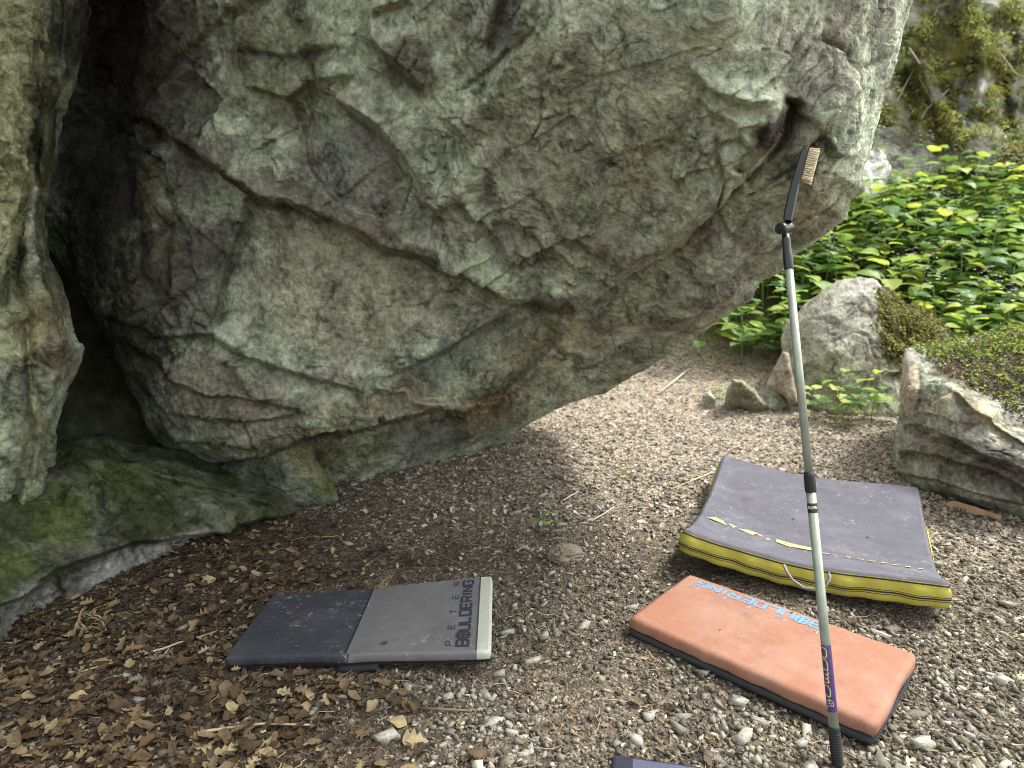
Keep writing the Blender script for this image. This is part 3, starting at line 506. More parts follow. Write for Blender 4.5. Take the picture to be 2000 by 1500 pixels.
def plain(name, col, rough=.6, spec=.4, metal=0.):
    t = NT(name, rough, spec); t.b.inputs['Metallic'].default_value = metal; return t.done(t.mix(t.rng(t.noise(60, 4, .6, t.co()), .35, .7), col, tuple(q*.78 for q in col)))
M_INK = plain('dark_print', (.03, .033, .05), .8); M_BLUE = plain('blue_print', (.12, .26, .46), .8); M_BLUE2 = plain('pale_blue_print', (.30, .27, .34), .8); M_YINK = plain('yellow_print', (.46, .41, .17), .8); M_SEAM = plain('seam_thread', (.06, .06, .05), .9)

class Pad:
    """a mattress with a curved upper face: corners FL, FR, BR, BL of the upper face, u along the front edge, v to the back"""
    def __init__(s, FL, FR, BR, BL, h=None, r=.012, nu=48, nv=32):
        s.c = [np.array(q, float) for q in (FL, FR, BR, BL)]; s.h = h or (lambda u, v: 0*u); s.r = r; s.nu, s.nv = nu, nv
        s.lu = np.linalg.norm(s.c[1]-s.c[0]); s.lv = np.linalg.norm(s.c[3]-s.c[0])
        n = np.cross(s.c[1]-s.c[0], s.c[3]-s.c[0]); s.n = n/np.linalg.norm(n)
    def at(s, u, v, up=0.):
        u = np.asarray(u, float); v = np.asarray(v, float); U = u[..., None]; W = v[..., None]; a, b, c, d = s.c
        p = a*(1-U)*(1-W)+b*U*(1-W)+c*U*W+d*(1-U)*W
        return p+np.array([0, 0, 1.])*(s.h(u, v)+up)[..., None] if not np.isscalar(up) or True else p
    def top(s, name, mat, parent, u0=0, u1=1, v0=0, v1=1, up=0.):
        ru, rv = s.r/s.lu, s.r/s.lv
        us = np.linspace(max(u0, ru), min(u1, 1-ru), max(3, int(s.nu*(u1-u0)))); vs = np.linspace(max(v0, rv), min(v1, 1-rv), max(3, int(s.nv*(v1-v0))))
        U, W = np.meshgrid(us, vs); V = s.at(U.ravel(), W.ravel(), up); n = len(us); i = (np.arange(len(vs)-1)[:, None]*n+np.arange(n-1)[None]).ravel()
        return link(name, np_mesh(name, V, np.stack([i, i+1, i+n+1, i+n], 1), None, True), mat, parent)
    def rim(s, k=None):
        ru, rv = s.r/s.lu, s.r/s.lv; a = np.linspace(ru, 1-ru, s.nu); b = np.linspace(rv, 1-rv, s.nv)
        u = np.concatenate([a[:-1], np.full(s.nv-1, 1-ru), a[::-1][:-1], np.full(s.nv-1, ru)]); v = np.concatenate([np.full(s.nu-1, rv), b[:-1], np.full(s.nu-1, 1-rv), b[::-1][:-1]])
        P = s.at(u, v); T = np.roll(P, -1, 0)-np.roll(P, 1, 0); O = np.cross(T, [0, 0, 1.]); O /= np.linalg.norm(O, axis=1)[:, None]
        return u, v, P, O
    def band(s, name, mat, parent, levels, usel=None, bulge=None):
        """levels: (drop, outset) pairs swept round the rim"""
        u, v, P, O = s.rim(); n = len(P); R = []
        for dz, out in levels:
            w = 0 if bulge is None else bulge(u, v, dz)
            R.append(P+O*(out+w)[..., None] if not np.isscalar(out+w) else P+O*(out+w)); R[-1] = R[-1]-np.array([0, 0, dz])
        V = np.concatenate(R); j = np.arange(n); F = []
        for k in range(len(levels)-1):
            f = np.stack([k*n+j, (k+1)*n+j, (k+1)*n+(j+1) % n, k*n+(j+1) % n], 1)
            if usel is not None: f = f[[usel(u[q], v[q]) for q in range(n)]]
            F.append(f)
        return link(name, np_mesh(name, V, np.concatenate(F), None, True), mat, parent)
    def bottom(s, name, mat, parent, dz, out):
        us = np.linspace(-out/s.lu, 1+out/s.lu, 12); vs = np.linspace(-out/s.lv, 1+out/s.lv, 12); U, W = np.meshgrid(us, vs); V = s.at(np.clip(U.ravel(), 0, 1), np.clip(W.ravel(), 0, 1), -dz); i = (np.arange(11)[:, None]*12+np.arange(11)[None]).ravel()
        return link(name, np_mesh(name, V, np.stack([i, i+12, i+13, i+1], 1), None, True), mat, parent)
def rl(r, n=4): return [(r*(1-math.cos(a)), r*math.sin(a)) for a in np.linspace(0, math.pi/2, n)]

def strip(pts, w, closed=False):
    """flat mitred stroke through 2D points -> quads as lists of 2D points"""
    P = [np.array(p, float) for p in pts]; n = len(P); L, R = [], []
    for k in range(n):
        a = P[k-1] if (k or closed) else None; b = P[(k+1) % n] if (k < n-1 or closed) else None
        d1 = (P[k]-a)/np.linalg.norm(P[k]-a) if a is not None else None; d2 = (b-P[k])/np.linalg.norm(b-P[k]) if b is not None else None
        if d1 is None: d1 = d2
        if d2 is None: d2 = d1
        n1 = np.array([-d1[1], d1[0]]); n2 = np.array([-d2[1], d2[0]]); m = n1+n2; m /= np.linalg.norm(m); m *= min(w/2/max(.35, m@n1), w)
        L.append(P[k]+m); R.append(P[k]-m)
    return [(L[k], L[(k+1) % n], R[(k+1) % n], R[k]) for k in range(n if closed else n-1)]
q = .16
GLY = {'P': [([(0, 0), (0, 1), (1-q, 1), (1, 1-q), (1, .45+q), (1-q, .45), (0.08, .45)], 0)], 'E': [([(1, 1), (0, 1), (0, 0), (1, 0)], 0), ([(.08, .5), (.9, .5)], 0)], 'T': [([(0, 1), (1, 1)], 0), ([(.5, .95), (.5, 0)], 0)],
  'R': [([(0, 0), (0, 1), (1-q, 1), (1, 1-q), (1, .45+q), (1-q, .45), (.08, .45)], 0), ([(.55, .42), (1, 0)], 0)], 'B': [([(0, 0), (0, 1), (1-q, 1), (1, 1-q), (1, q), (1-q, 0)], 1), ([(.08, .5), (.92, .5)], 0)],
  'O': [([(q, 0), (0, q), (0, 1-q), (q, 1), (1-q, 1), (1, 1-q), (1, q), (1-q, 0)], 1)], '0': [([(q, 0), (0, q), (0, 1-q), (q, 1), (1-q, 1), (1, 1-q), (1, q), (1-q, 0)], 1), ([(.5, -.22), (.5, 1.22)], 0), ([(.05, .5), (.95, .5)], 0)],
  'U': [([(0, 1), (0, q), (q, 0), (1-q, 0), (1, q), (1, 1)], 0)], 'L': [([(0, 1), (0, 0), (1, 0)], 0)], 'D': [([(0, 0), (0, 1), (1-q, 1), (1, 1-q), (1, q), (1-q, 0)], 1)], 'I': [([(.5, 0), (.5, 1)], 0)], 'N': [([(0, 0), (0, 1)], 0), ([(.04, .97), (.96, .03)], 0), ([(1, 0), (1, 1)], 0)],
  'G': [([(1, .8), (1, 1-q), (1-q, 1), (q, 1), (0, 1-q), (0, q), (q, 0), (1-q, 0), (1, q), (1, .5), (.5, .5)], 0)], '9': [([(1, .5), (.0, .5), (0, 1), (1, 1), (1, 0), (0, 0)], 0)], '2': [([(0, 1), (1, 1), (1, .5), (0, .5), (0, 0), (1, 0)], 0)], '6': [([(1, 1), (0, 1), (0, 0), (1, 0), (1, .5), (.08, .5)], 0)]}
def lettering(name, text, mp, mat, parent, lw=.72, gap=.28, stroke=.22, lift=.0012):
    """text laid out on s in 0..1 (along) and t in 0..1 (letter height); mp(s, t, lift) -> world points"""
    wid = [(.28 if ch == 'I' else lw) for ch in text]; tot = sum(wid)+gap*(len(text)-1); x = 0; k = 0; out = []
    for ch, w in zip(text, wid):
        V = []; F = []
        for pts, cl in GLY[ch]:
            k += 1
            for quad in strip([((p[0] if ch != 'I' else .5)*w, p[1]) for p in pts], stroke, cl):
                for p in quad: V.append(mp((x+p[0])/tot, p[1], lift+.00007*(k % 5)))
                F.append([len(V)-4, len(V)-3, len(V)-2, len(V)-1])
        x += w+gap; out.append(link(name, np_mesh(name, np.array(V).reshape(-1, 3), F), mat, parent))
    return out
def tube_mesh(name, pts, r, seg=8, flute=0., smooth=True, caps=True):
    """tube through world points; r: radius or list"""
    pts = [np.array(p, float) for p in pts]; n = len(pts); rr = [r]*n if np.isscalar(r) else r; V = []; F = []
    for k in range(n):
        d = pts[min(k+1, n-1)]-pts[max(k-1, 0)]; d /= np.linalg.norm(d); a = np.cross(d, [0, 0, 1.] if abs(d[2]) < .9 else [0, 1., 0]); a /= np.linalg.norm(a); b = np.cross(d, a)
        for j in range(seg):
            an = 2*math.pi*j/seg; q = rr[k]*(1-(flute if j % 2 else 0)); V.append(pts[k]+q*(math.cos(an)*a+math.sin(an)*b))
    for k in range(n-1):
        for j in range(seg): F.append([k*seg+j, k*seg+(j+1) % seg, (k+1)*seg+(j+1) % seg, (k+1)*seg+j])
    bm = bmesh.new(); vs = [bm.verts.new(v) for v in V]
    for f in F: bm.faces.new([vs[i] for i in f])
    if caps: bm.faces.new(vs[:seg][::-1]); bm.faces.new(vs[-seg:])
    bmesh.ops.recalc_face_normals(bm, faces=bm.faces)
    me = bm_mesh(name, bm); 
    if smooth: me.polygons.foreach_set('use_smooth', [len(p.vertices) == 4 for p in me.polygons])
    return me
def settle(root, kids=None):
    """give a thing's Empty its place: parts were modelled in world space"""
    for ch in root.children: ch.matrix_parent_inverse = Matrix.Translation(-root.location)

# grey folding pad
g = [onz(437, 1286, .045), onz(959, 1271, .085), onz(962, 1125, .085), onz(532, 1161, .045)]
gp = Pad(*g, h=lambda u, v: -.006*np.exp(-((u-.455)/.06)**2)+.004*np.sin(5*u+3*v)+.0025*fbm(np.stack([np.ravel(u)*6, np.ravel(v)*4, 0*np.ravel(u)], 1), 1., 3, 5).reshape(np.shape(u)), r=.010)
GP = empty('folding_sit_pad', (gp.at(np.array(.5), np.array(.5))*[1, 1, 0])); setp(GP, 'slate and light grey folding sit pad with dark lettering at its pale end', 'pad')
gp.top('dark_panel', M_SLATE, GP, 0, .455); gp.top('light_panel', M_LGREY, GP, .455, .945); gp.top('end_strip', M_OFFW, GP, .945, 1)
for nm, mt, a, b in (('dark_side', M_SLATE, -1, .455), ('light_side', M_LGREY, .455, .945), ('end_side', M_OFFW, .945, 2)):
    gp.band(nm, mt, GP, rl(.010)+[(.026, .0105), (.030, .008)], usel=lambda u, v, a=a, b=b: a <= u < b)
gp.band('underside_edge', M_BLACK, GP, [(.0295, .007), (.040, .004)]); gp.bottom('underside', M_BLACK, GP, .038, 0)
for uu in (.455, .945):
    link('seam', tube_mesh('seam', [gp.at(np.array(uu), np.array(w), .0008) for w in np.linspace(.02, .98, 14)], .0022, 6), M_BLACK if uu < .5 else M_SEAM, GP)
lettering('letter', 'B0ULDERING', lambda s_, t_, l: gp.at(np.array(.912-.043*t_), np.array(.075+.865*s_), l), M_INK, GP, .74, .26, .25)
lettering('letter', 'PETER', lambda s_, t_, l: gp.at(np.array(.853-.026*t_), np.array(.085+.85*s_), l), M_INK, GP, .75, 2.3, .14)
link('strap', tube_mesh('strap', [gp.at(np.array(w), np.array(-.015), -.047) for w in np.linspace(.43, .58, 6)], .012, 8), M_BLACK, GP)
settle(GP)

# orange pad
g = [onz(1226, 1205, .075), onz(1712, 1420, .075), onz(1793, 1275, .075), onz(1345, 1118, .075)]
op = Pad(*g, h=lambda u, v: .006*np.sin(3.1*u)*np.sin(3.1*v)+.003*fbm(np.stack([np.ravel(u)*7, np.ravel(v)*4, 0*np.ravel(u)], 1), 1., 3, 9).reshape(np.shape(u)), r=.02)
OP = empty('orange_sit_pad', (op.at(np.array(.5), np.array(.5))*[1, 1, 0])); setp(OP, 'orange rectangular sit pad with faded blue lettering and dark base behind the pole', 'pad')
op.top('cover', M_ORANGE, OP); wav = lambda u, v, dz: .0022*np.sin(37*u+2*np.sin(5*v))+.0012*np.sin(90*u+9*v)
op.band('cover_side', M_ORANGE, OP, rl(.02, 5)+[(.030, .0205), (.038, .0195)], bulge=lambda u, v, dz: wav(u, v, dz)*min(1, dz/.03))
op.band('base', M_DKGREY, OP, [(.0385, .018), (.045, .0215), (.062, .021), (.070, .015)]); op.bottom('underside', M_BLACK, OP, .069, 0)
u_, v_, P_, O_ = op.rim(); link('piping', tube_mesh('piping', list(P_+O_*.0215-np.array([0, 0, .040]))+[P_[0]+O_[0]*.0215-np.array([0, 0, .040])], .0025, 6), M_BLACK, OP)
lettering('letter', 'B0ULDERING', lambda s_, t_, l: op.at(np.array(.655-.565*s_), np.array(.925-.095*t_), l), M_BLUE, OP, .74, .28, .22)
lettering('letter', 'PETER', lambda s_, t_, l: op.at(np.array(.655-.585*s_), np.array(.80-.05*t_), l), M_BLUE2, OP, .9, 2.1, .10)
settle(OP)

# big crash pad
g = [onz(1333, 1042, .19), onz(1858, 1140, .18), onz(1795, 950, .15), onz(1412, 893, .17)]
def ch(u, v):
    hinge = .36; s_ = np.where(v < hinge, (hinge-v)/hinge, (v-hinge)/(1-hinge)); r_ = .095*(s_**1.5-1)
    w = np.stack([np.ravel(u)*3, np.ravel(v)*9, 0*np.ravel(u)], 1); fold = (ridge(w, 1.1, 3, 4)).reshape(np.shape(u))*.017*(np.exp(-((v-hinge)/.16)**2)+.5*np.exp(-u/.1)+.12)
    return r_+fold+.02*np.exp(-u/.10)-.028*np.sin(math.pi*u)+.004*np.sin(9*u+7*v)
cp = Pad(*g, h=ch, r=.016, nu=72, nv=56)
CP_ = empty('crash_pad', (cp.at(np.array(.5), np.array(.5))*[1, 1, 0])); setp(CP_, 'large folding crash pad with violet-grey top and yellow sides', 'crash pad')
cp.top('top_cover', M_VIOLET, CP_)
wob = lambda u, v, dz: .006*np.sin(22*u+9*v)*np.sin(30*dz)+.004*np.sin(51*u)
cp.band('top_edge', M_VIOLET, CP_, rl(.016, 4)[:3])
cp.band('side_panel', M_YELLOW, CP_, [rl(.016, 4)[2], (.018, .017), (.030, .024), (.045, .027), (.060, .026), (.085, .025), (.097, .020), (.104, .010)], bulge=lambda u, v, dz: wob(u, v, dz)*min(1, max(0, dz-.01)/.02))
cp.bottom('underside', M_BLACK, CP_, .103, -.008)
u_, v_, P_, O_ = cp.rim()
for nm, dz, ou, rr, mt in (('piping', .0135, .0155, .0030, M_BLACK), ('zip', .062, .0265, .0028, M_BLACK), ('stitching', .054, .0270, .0013, M_SEAM), ('stitching', .071, .0262, .0013, M_SEAM)):
    R_ = P_+O_*(ou+wob(u_, v_, dz)*min(1, max(0, dz-.01)/.02))[:, None]-np.array([0, 0, dz]); link(nm, tube_mesh(nm, list(R_)+[R_[0]], rr, 6), mt, CP_)
def pad_uv(pad, x, y):
    U, W = np.meshgrid(np.linspace(0, 1, 160), np.linspace(0, 1, 160)); qx, qy, _ = w2px(pad.at(U.ravel(), W.ravel())); k = np.argmin((qx-x)**2+(qy-y)**2); return U.ravel()[k], W.ravel()[k]
LET = [[(1380, 1011), (1398, 1012), (1440, 1030), (1432, 1032)], [(1440, 1033), (1463, 1036), (1478, 1043), (1470, 1046)], [(1463, 1036), (1478, 1042), (1506, 1056), (1498, 1056)], [(1516, 1054), (1534, 1059), (1532, 1066), (1515, 1060)], [(1534, 1059), (1584, 1072), (1586, 1075), (1536, 1063)], [(1532, 1063), (1572, 1072), (1588, 1077), (1534, 1067)], [(1560, 1066), (1584, 1071), (1590, 1078), (1570, 1073)]]
for a in range(9): x0 = 1606+a*23; y0 = 1080.5+a*3.7; LET.append([(x0, y0), (x0+11, y0+1.8), (x0+11, y0+2.9), (x0, y0+1.1)])
for grp in [[0], [1, 2], [3, 4, 5, 6]]+[[k] for k in range(7, len(LET))]:
    V = []; F = []
    for k in grp:
        for x, y in LET[k]: u, v = pad_uv(cp, x, y); V.append(cp.at(np.array(u), np.array(v), .003+.0002*(k % 4)))
        F.append([len(V)-4, len(V)-3, len(V)-2, len(V)-1])
    link('letter' if k < 7 else 'print_dash', np_mesh('letter', np.array(V).reshape(-1, 3), F), M_YINK, CP_)
def front(u, dz, out): p = cp.at(np.array(u), np.array(0.)); return p+np.array([-.0, -out-.016, -dz])
link('handle', tube_mesh('handle', [front(.405, .012, .012), front(.41, .03, .03), front(.43, .055, .045), front(.47, .072, .05), front(.52, .068, .05), front(.555, .045, .045), front(.57, .02, .03), front(.572, .01, .012)], .0055, 8), plain('grey_cord', (.22, .22, .25), .6), CP_)
settle(CP_)

# fleece-covered pad cut by the lower edge of the photo
A = onz(1195, 1469, .05); B_ = onz(1440, 1502, .05); d = (B_-A).normalized(); nrm = Vector((d.y, -d.x, 0)); 
fp = Pad(A+nrm*.42, A+nrm*.42+d*.75, A+d*.75, A, h=lambda u, v: .004*np.sin(6*u)*np.sin(4*v)+.003*fbm(np.stack([np.ravel(u)*9, np.ravel(v)*5, 0*np.ravel(u)], 1), 1., 3, 9).reshape(np.shape(u)), r=.012)
FP = empty('fleece_pad', (fp.at(np.array(.5), np.array(.5))*[1, 1, 0])); setp(FP, 'blue-grey fleece pad cut off by the bottom edge of the photo', 'pad')
fp.top('cover', M_FLEECE, FP, .075, 1); fp.top('border', M_FLEECE2, FP, 0, .075); fp.band('side', M_FLEECE2, FP, rl(.012)+[(.030, .0125), (.044, .006)]); fp.bottom('underside', M_BLACK, FP, .043, 0); settle(FP)
PADS = [gp, op, cp, fp]
def on_pad(x, y, m=.0):
    r = np.zeros(np.shape(x), bool)
    for p in PADS:
        c = np.mean(p.c, 0); Q = [tuple(((k-c)*(1+m)+c)[:2]) for k in p.c]; r |= in_poly(np.asarray(x), np.asarray(y), Q)
    return r

# ------------------------------------------------------------------ brush on a pole
def pole(y): x = 1636-(1495-y)*.0980; D = 1.845+(1495-y)/1050*.09; return px2w(x, y, D)
PB = pole(1497); PR = empty('brush_pole', (PB[0], PB[1], 0)); setp(PR, 'telescopic aluminium pole with a brush head leaning against the boulder', 'brush pole')
t = NT('brushed_aluminium', .38, .5); t.b.inputs['Metallic'].default_value = .3; co = t.co(); M_ALU = t.done(t.mix(t.rng(t.noise(30, 4, .6, co), .3, .7), (.34, .39, .31), (.26, .30, .24)), None, t.rng(t.noise(80, 3, .6, co), .3, .7, .3, .5))
M_PLAST = plain('black_plastic', (.016, .019, .018), .35, .5); M_RUB = plain('black_rubber', (.02, .023, .022), .7, .3); M_PURP = plain('purple_sticker', (.065, .028, .14), .4, .5); M_STY = plain('sticker_yellow', (.62, .60, .17), .5); M_WHT = plain('white_print', (.8, .8, .72), .6)
link('lower_tube', tube_mesh('lower_tube', [pole(1425), pole(958)], .0128, 48, .035), M_ALU, PR); link('upper_tube', tube_mesh('upper_tube', [pole(926), pole(520)], .0112, 24), M_ALU, PR)
gr = [pole(y) for y in np.linspace(1496, 1419, 60)]; link('grip', tube_mesh('grip', gr, [.0150+(.0009 if k % 4 < 2 else -.0004)*(1 if 12 < k < 52 else 0)-(.003 if k < 2 else 0) for k in range(60)], 20), M_RUB, PR)
col_ = link('locking_collar', tube_mesh('locking_collar', [pole(961), pole(958), pole(930), pole(922)], [.0146, .0152, .0150, .0140], 24), M_RUB, PR)
st = link('sticker', tube_mesh('sticker', [pole(1388), pole(1258)], .01295, 32, caps=False), M_PURP, PR)
bd = link('number_band', tube_mesh('number_band', [pole(1001), pole(982)], .01295, 32, caps=False), M_PLAST, PR)
def wrap(y, w, lift):
    """point on the tube: y photo row, w across the visible width 0..1"""
    c = pole(y); d = pole(y-5)-pole(y+5); d /= np.linalg.norm(d); view = np.array([0, 0, CAMH])-c; view -= d*(view@d); view /= np.linalg.norm(view); side = np.cross(d, view); side /= np.linalg.norm(side); side *= np.sign(side[0])
    a = math.asin(np.clip(2*w-1, -1.0, 1.0)); return c+(.0130+lift)*(math.sin(a)*side+math.cos(a)*view)
STK = [[(.02, .03), (.3, .04), (.46, .06), (.48, .1), (.46, .16), (.34, .185), (.08, .175)], [(.08, .205), (.3, .215), (.44, .25), (.46, .31), (.44, .375), (.2, .36), (.02, .35)], [(.36, .40), (.47, .41), (.44, .435), (.2, .43), (.4, .455), (.46, .48), (.36, .50), (.14, .49), (.36, .51), (.46, .54), (.36, .56), (.1, .55)], [(.06, .60), (.3, .605), (.48, .65), (.5, .70), (.44, .755), (.3, .77), (.08, .745)],
       [(.02, .85), (.2, .83), (.34, .84), (.30, .80), (.55, .83), (.70, .87), (.62, .905), (.42, .90), (.2, .905), (.12, .93), (.1, .96)], [(.2, .87), (.4, .86), (.52, .875)]]
V = []; F = []
for k, pl in enumerate(STK):
    P2_ = [(math.asin(max(-.97, 2*w-1))*.0130, tt*130*.00136) for w, tt in pl]
    fine = []
    for a, b in zip(P2_[:-1], P2_[1:]):
        for z in np.linspace(0, 1, 5)[:-1]: fine.append((a[0]+(b[0]-a[0])*z, a[1]+(b[1]-a[1])*z))
    fine.append(P2_[-1])
    for qd in strip(fine, .0026 if k < 4 else .0016):
        for p in qd: V.append(wrap(1258+p[1]/.00136, (math.sin(np.clip(p[0]/.0130, -1.5, 1.5))+1)/2, .0006+.0001*k))
        F.append([len(V)-4, len(V)-3, len(V)-2, len(V)-1])
link('lettering', np_mesh('lettering', np.array(V), F), M_STY, st)
lettering('digit', '929', lambda s_, t_, l: wrap(988+4.6*t_, .88-.72*s_, l), M_WHT, bd, .6, .5, .2, .0005)
link('connector', tube_mesh('connector', [pole(526), pole(524), pole(492), pole(490), pole(470), pole(458)], [.0128, .0134, .0130, .0118, .0116, .0105], 24), M_PLAST, PR)
J = pole(445); ax = np.array([-.80, -.58, -.1]); ax /= np.linalg.norm(ax)
jt = link('hinge_knob', tube_mesh('hinge_knob', [J+ax*.026, J+ax*.024, J+ax*.008, J+ax*.006, J-ax*.012, J-ax*.020, J-ax*.022], [.0145, .0165, .0170, .0145, .0145, .0155, .0140], 24), M_PLAST, PR)
link('knob_face', tube_mesh('knob_face', [J+ax*.0262, J+ax*.0285], [.0105, .0085], 6, smooth=False), M_RUB, jt)
def bh(x, y, D): return px2w(x, y, D)
HP = [bh(1538, 432, 1.932), bh(1541, 415, 1.932), bh(1548, 380, 1.930), bh(1558, 340, 1.930), bh(1566, 312, 1.935), bh(1573, 288, 1.94)]
def bar(name, pts, wid, thk, mat, parent):
    bm = bmesh.new(); prev = None
    for k, p in enumerate(pts):
        d = np.array(pts[min(k+1, len(pts)-1)])-np.array(pts[max(k-1, 0)]); d /= np.linalg.norm(d); v = np.array([0, 0, CAMH])-p; v -= d*(v@d); v /= np.linalg.norm(v); s_ = np.cross(d, v); s_ *= np.sign(s_[0]); w, h_ = wid[k]/2, thk/2
        ring = [bm.verts.new(p+s_*a*w+v*b*h_) for a, b in ((1, .6), (.7, 1), (-.7, 1), (-1, .6), (-1, -.6), (-.7, -1), (.7, -1), (1, -.6))]
        if prev:
            for j in range(8): bm.faces.new((prev[j], prev[(j+1) % 8], ring[(j+1) % 8], ring[j]))
        else: bm.faces.new(ring[::-1])
        prev = ring
    bm.faces.new(prev); bmesh.ops.recalc_face_normals(bm, faces=bm.faces); return link(name, bm_mesh(name, bm), mat, parent)
bhand = bar('brush_handle', HP, [.024, .026, .025, .022, .019, .015], .026, M_PLAST, PR)
t = NT('bristle', .8, .2); M_BRIS = t.done(t.mix(t.rng(t.noise(300, 3, .6, t.co()), .3, .7), (.86, .78, .56), (.72, .63, .42)))
V = []; F = []; rb = random.Random(5)
p0, p1 = bh(1562, 352, 1.932), bh(1578, 290, 1.940); dd = (p1-p0); dl = dd/np.linalg.norm(dd); vw = np.array([0, 0, CAMH])-p0; vw -= dl*(vw@dl); vw /= np.linalg.norm(vw); sd_ = np.cross(dl, vw); sd_ *= np.sign(sd_[0])
for i in range(15):
    for j in range(5):
        for m in range(6):
            b = p0+dd*(i+.5)/15+vw*(-.010+.005*j)+sd_*.004; c1 = b+dl*rb.uniform(-.0016, .0016)+vw*rb.uniform(-.001, .001); e = c1+sd_*rb.uniform(.027, .029)+dl*(rb.uniform(-.0028, .0028)-.003)+vw*rb.uniform(-.002, .002)
            k = len(V)
            for q_, w in ((c1, .0007), (e, .0009)):
                for a in range(3): V.append(q_+w*(math.cos(a*2.09)*dl+math.sin(a*2.09)*vw))
            for a in range(3): F.append([k+a, k+(a+1) % 3, k+3+(a+1) % 3, k+3+a])
link('bristles', np_mesh('bristles', np.array(V), F), M_BRIS, PR)
settle(PR)
for s_ in (st, bd, jt):
    for ch_ in s_.children: ch_.matrix_parent_inverse = Matrix.Identity(4)

# wooden brush under the slab
WB = [onz(1837, 986, .03), onz(1842, 984, .03), onz(1862, 986, .03), onz(1905, 998, .03), onz(1925, 1002, .03), onz(1955, 1012, .03)]
t = NT('worn_wood', .8, .3); co = t.co(); M_WOOD = t.done(t.mix(t.noise(40, 4, .6, co), (.26, .16, .09), (.36, .24, .14)))
wb = bar('wooden_brush', [np.array(p) for p in WB], [.012, .030, .045, .040, .026, .026], .012, M_WOOD, None); rebase(wb, WB[2]-Vector((0, 0, .02))); setp(wb, 'flat wooden brush lying under the edge of the layered slab', 'brush')
mks = lettering('letter', 'UEEE', lambda s_, t_, l: np.array(onz(1862+24*s_+1*t_, 990+6*s_+4-5*t_, .0375)), M_INK, wb, .6, .4, .25); 
for mk in mks: mk.matrix_parent_inverse = Matrix.Translation(-wb.location)

# ------------------------------------------------------------------ loose ground cover
def hull_mesh(seed, n, flat):
    """broken block: hull of a cut cuboid, flat facets and sharp arrises"""
    r = random.Random(seed); bm = bmesh.new(); sk = r.uniform(-.4, .4)
    for sx_ in (-1, 1):
        for sy_ in (-1, 1):
            for sz_ in (-1, 1):
                if r.random() < .16: continue
                for rep in range(2 if r.random() < (n-8)/8 else 1):
                    x, y, z = sx_*r.uniform(.25, 1.15), sy_*r.uniform(.15, .85), sz_*r.uniform(.35, 1.0)*flat; bm.verts.new((x+sk*y, y, z+.25*flat*x*sk))
    h = bmesh.ops.convex_hull(bm, input=bm.verts); bmesh.ops.delete(bm, geom=[g_ for g_ in h['geom_interior'] if isinstance(g_, bmesh.types.BMVert)], context='VERTS')
    bmesh.ops.triangulate(bm, faces=bm.faces); V = np.array([v.co for v in bm.verts]); bm.verts.index_update(); F = np.array([[v.index for v in f.verts] for f in bm.faces]); bm.free(); return V, F
def leaf_shape(seed, kind):
    """curled dry leaf, ~1 long: a strip of quads either side of the midrib; kind 0 ovate, 1 lobed, 2 torn scrap"""
    r = random.Random(seed); n = 7 if kind < 2 else 4; V = []; F = []; curl = r.uniform(.15, .8)*(1 if r.random() < .8 else -1); roll = r.uniform(.2, 1.5)*(1 if r.random() < .75 else -1); tw = r.uniform(-.5, .5)
    for k in range(n+1):
        t_ = k/n; w = math.sin(math.pi*min(1, t_*.94+.05))**.8*.33
        if kind == 1: w = (.40 if k % 2 else .17)*(math.sin(math.pi*min(.97, t_*.9+.08))**.5)*r.uniform(.8, 1.15)
        if kind == 2: w = .32*r.uniform(.4, 1.2)
        x = t_-.5
        for s_ in (-1, -.5, 0, .5, 1):
            y = s_*w*r.uniform(.72, 1.18); y2 = y*math.cos(tw*x)
            z = curl*(x*x-.1)+roll*y*y*2.2+.10*y*tw+r.uniform(-.04, .04)+(.03 if s_ == 0 else 0)*-1; V.append((x, y2, z))
    for k in range(n):
        for j in range(4): a = k*5+j; F += [(a, a+1, a+6), (a, a+6, a+5)]
    return np.array(V), np.array(F)
def rotm(n, tilt, rng):
    """random headings with a limited tilt"""
    a = rng.uniform(0, 2*np.pi, n); tx = rng.normal(0, tilt, n); ty = rng.normal(0, tilt, n); ca, sa = np.cos(a), np.sin(a); z0 = np.zeros(n); o1 = np.ones(n)
    Rz = np.stack([ca, -sa, z0, sa, ca, z0, z0, z0, o1], 1).reshape(n, 3, 3); Rx = np.stack([o1, z0, z0, z0, np.cos(tx), -np.sin(tx), z0, np.sin(tx), np.cos(tx)], 1).reshape(n, 3, 3); Ry = np.stack([np.cos(ty), z0, np.sin(ty), z0, o1, z0, -np.sin(ty), z0, np.cos(ty)], 1).reshape(n, 3, 3)
    return Rx@Ry@Rz
def scatter(name, shapes, pos, size, tilt, cols, mat, label, parent=None, seed=1, R=None):
    rng = np.random.default_rng(seed); n = len(pos); R = rotm(n, tilt, rng) if R is None else R; pick = rng.integers(0, len(shapes), n); VV = []; FF = []; CC = []; off = 0
    for k, (sv, sf) in enumerate(shapes):
        m = np.where(pick == k)[0]
        if not len(m): continue
        S = size[m] if size.ndim == 2 else np.repeat(size[m][:, None], 3, 1)
        W = np.einsum('nij,nvj->nvi', R[m], sv[None]*S[:, None, :])+pos[m][:, None, :]
        VV.append(W.reshape(-1, 3)); FF.append((sf[None]+(np.arange(len(m))*len(sv))[:, None, None]+off).reshape(-1, sf.shape[1])); off += len(m)*len(sv); CC.append(np.repeat(cols[m], len(sv), 0))
    o = link(name, np_mesh(name, np.concatenate(VV), np.concatenate(FF), np.clip(np.concatenate(CC), .005, .9)), mat, parent); setp(o, label, None, None, 'stuff'); return o
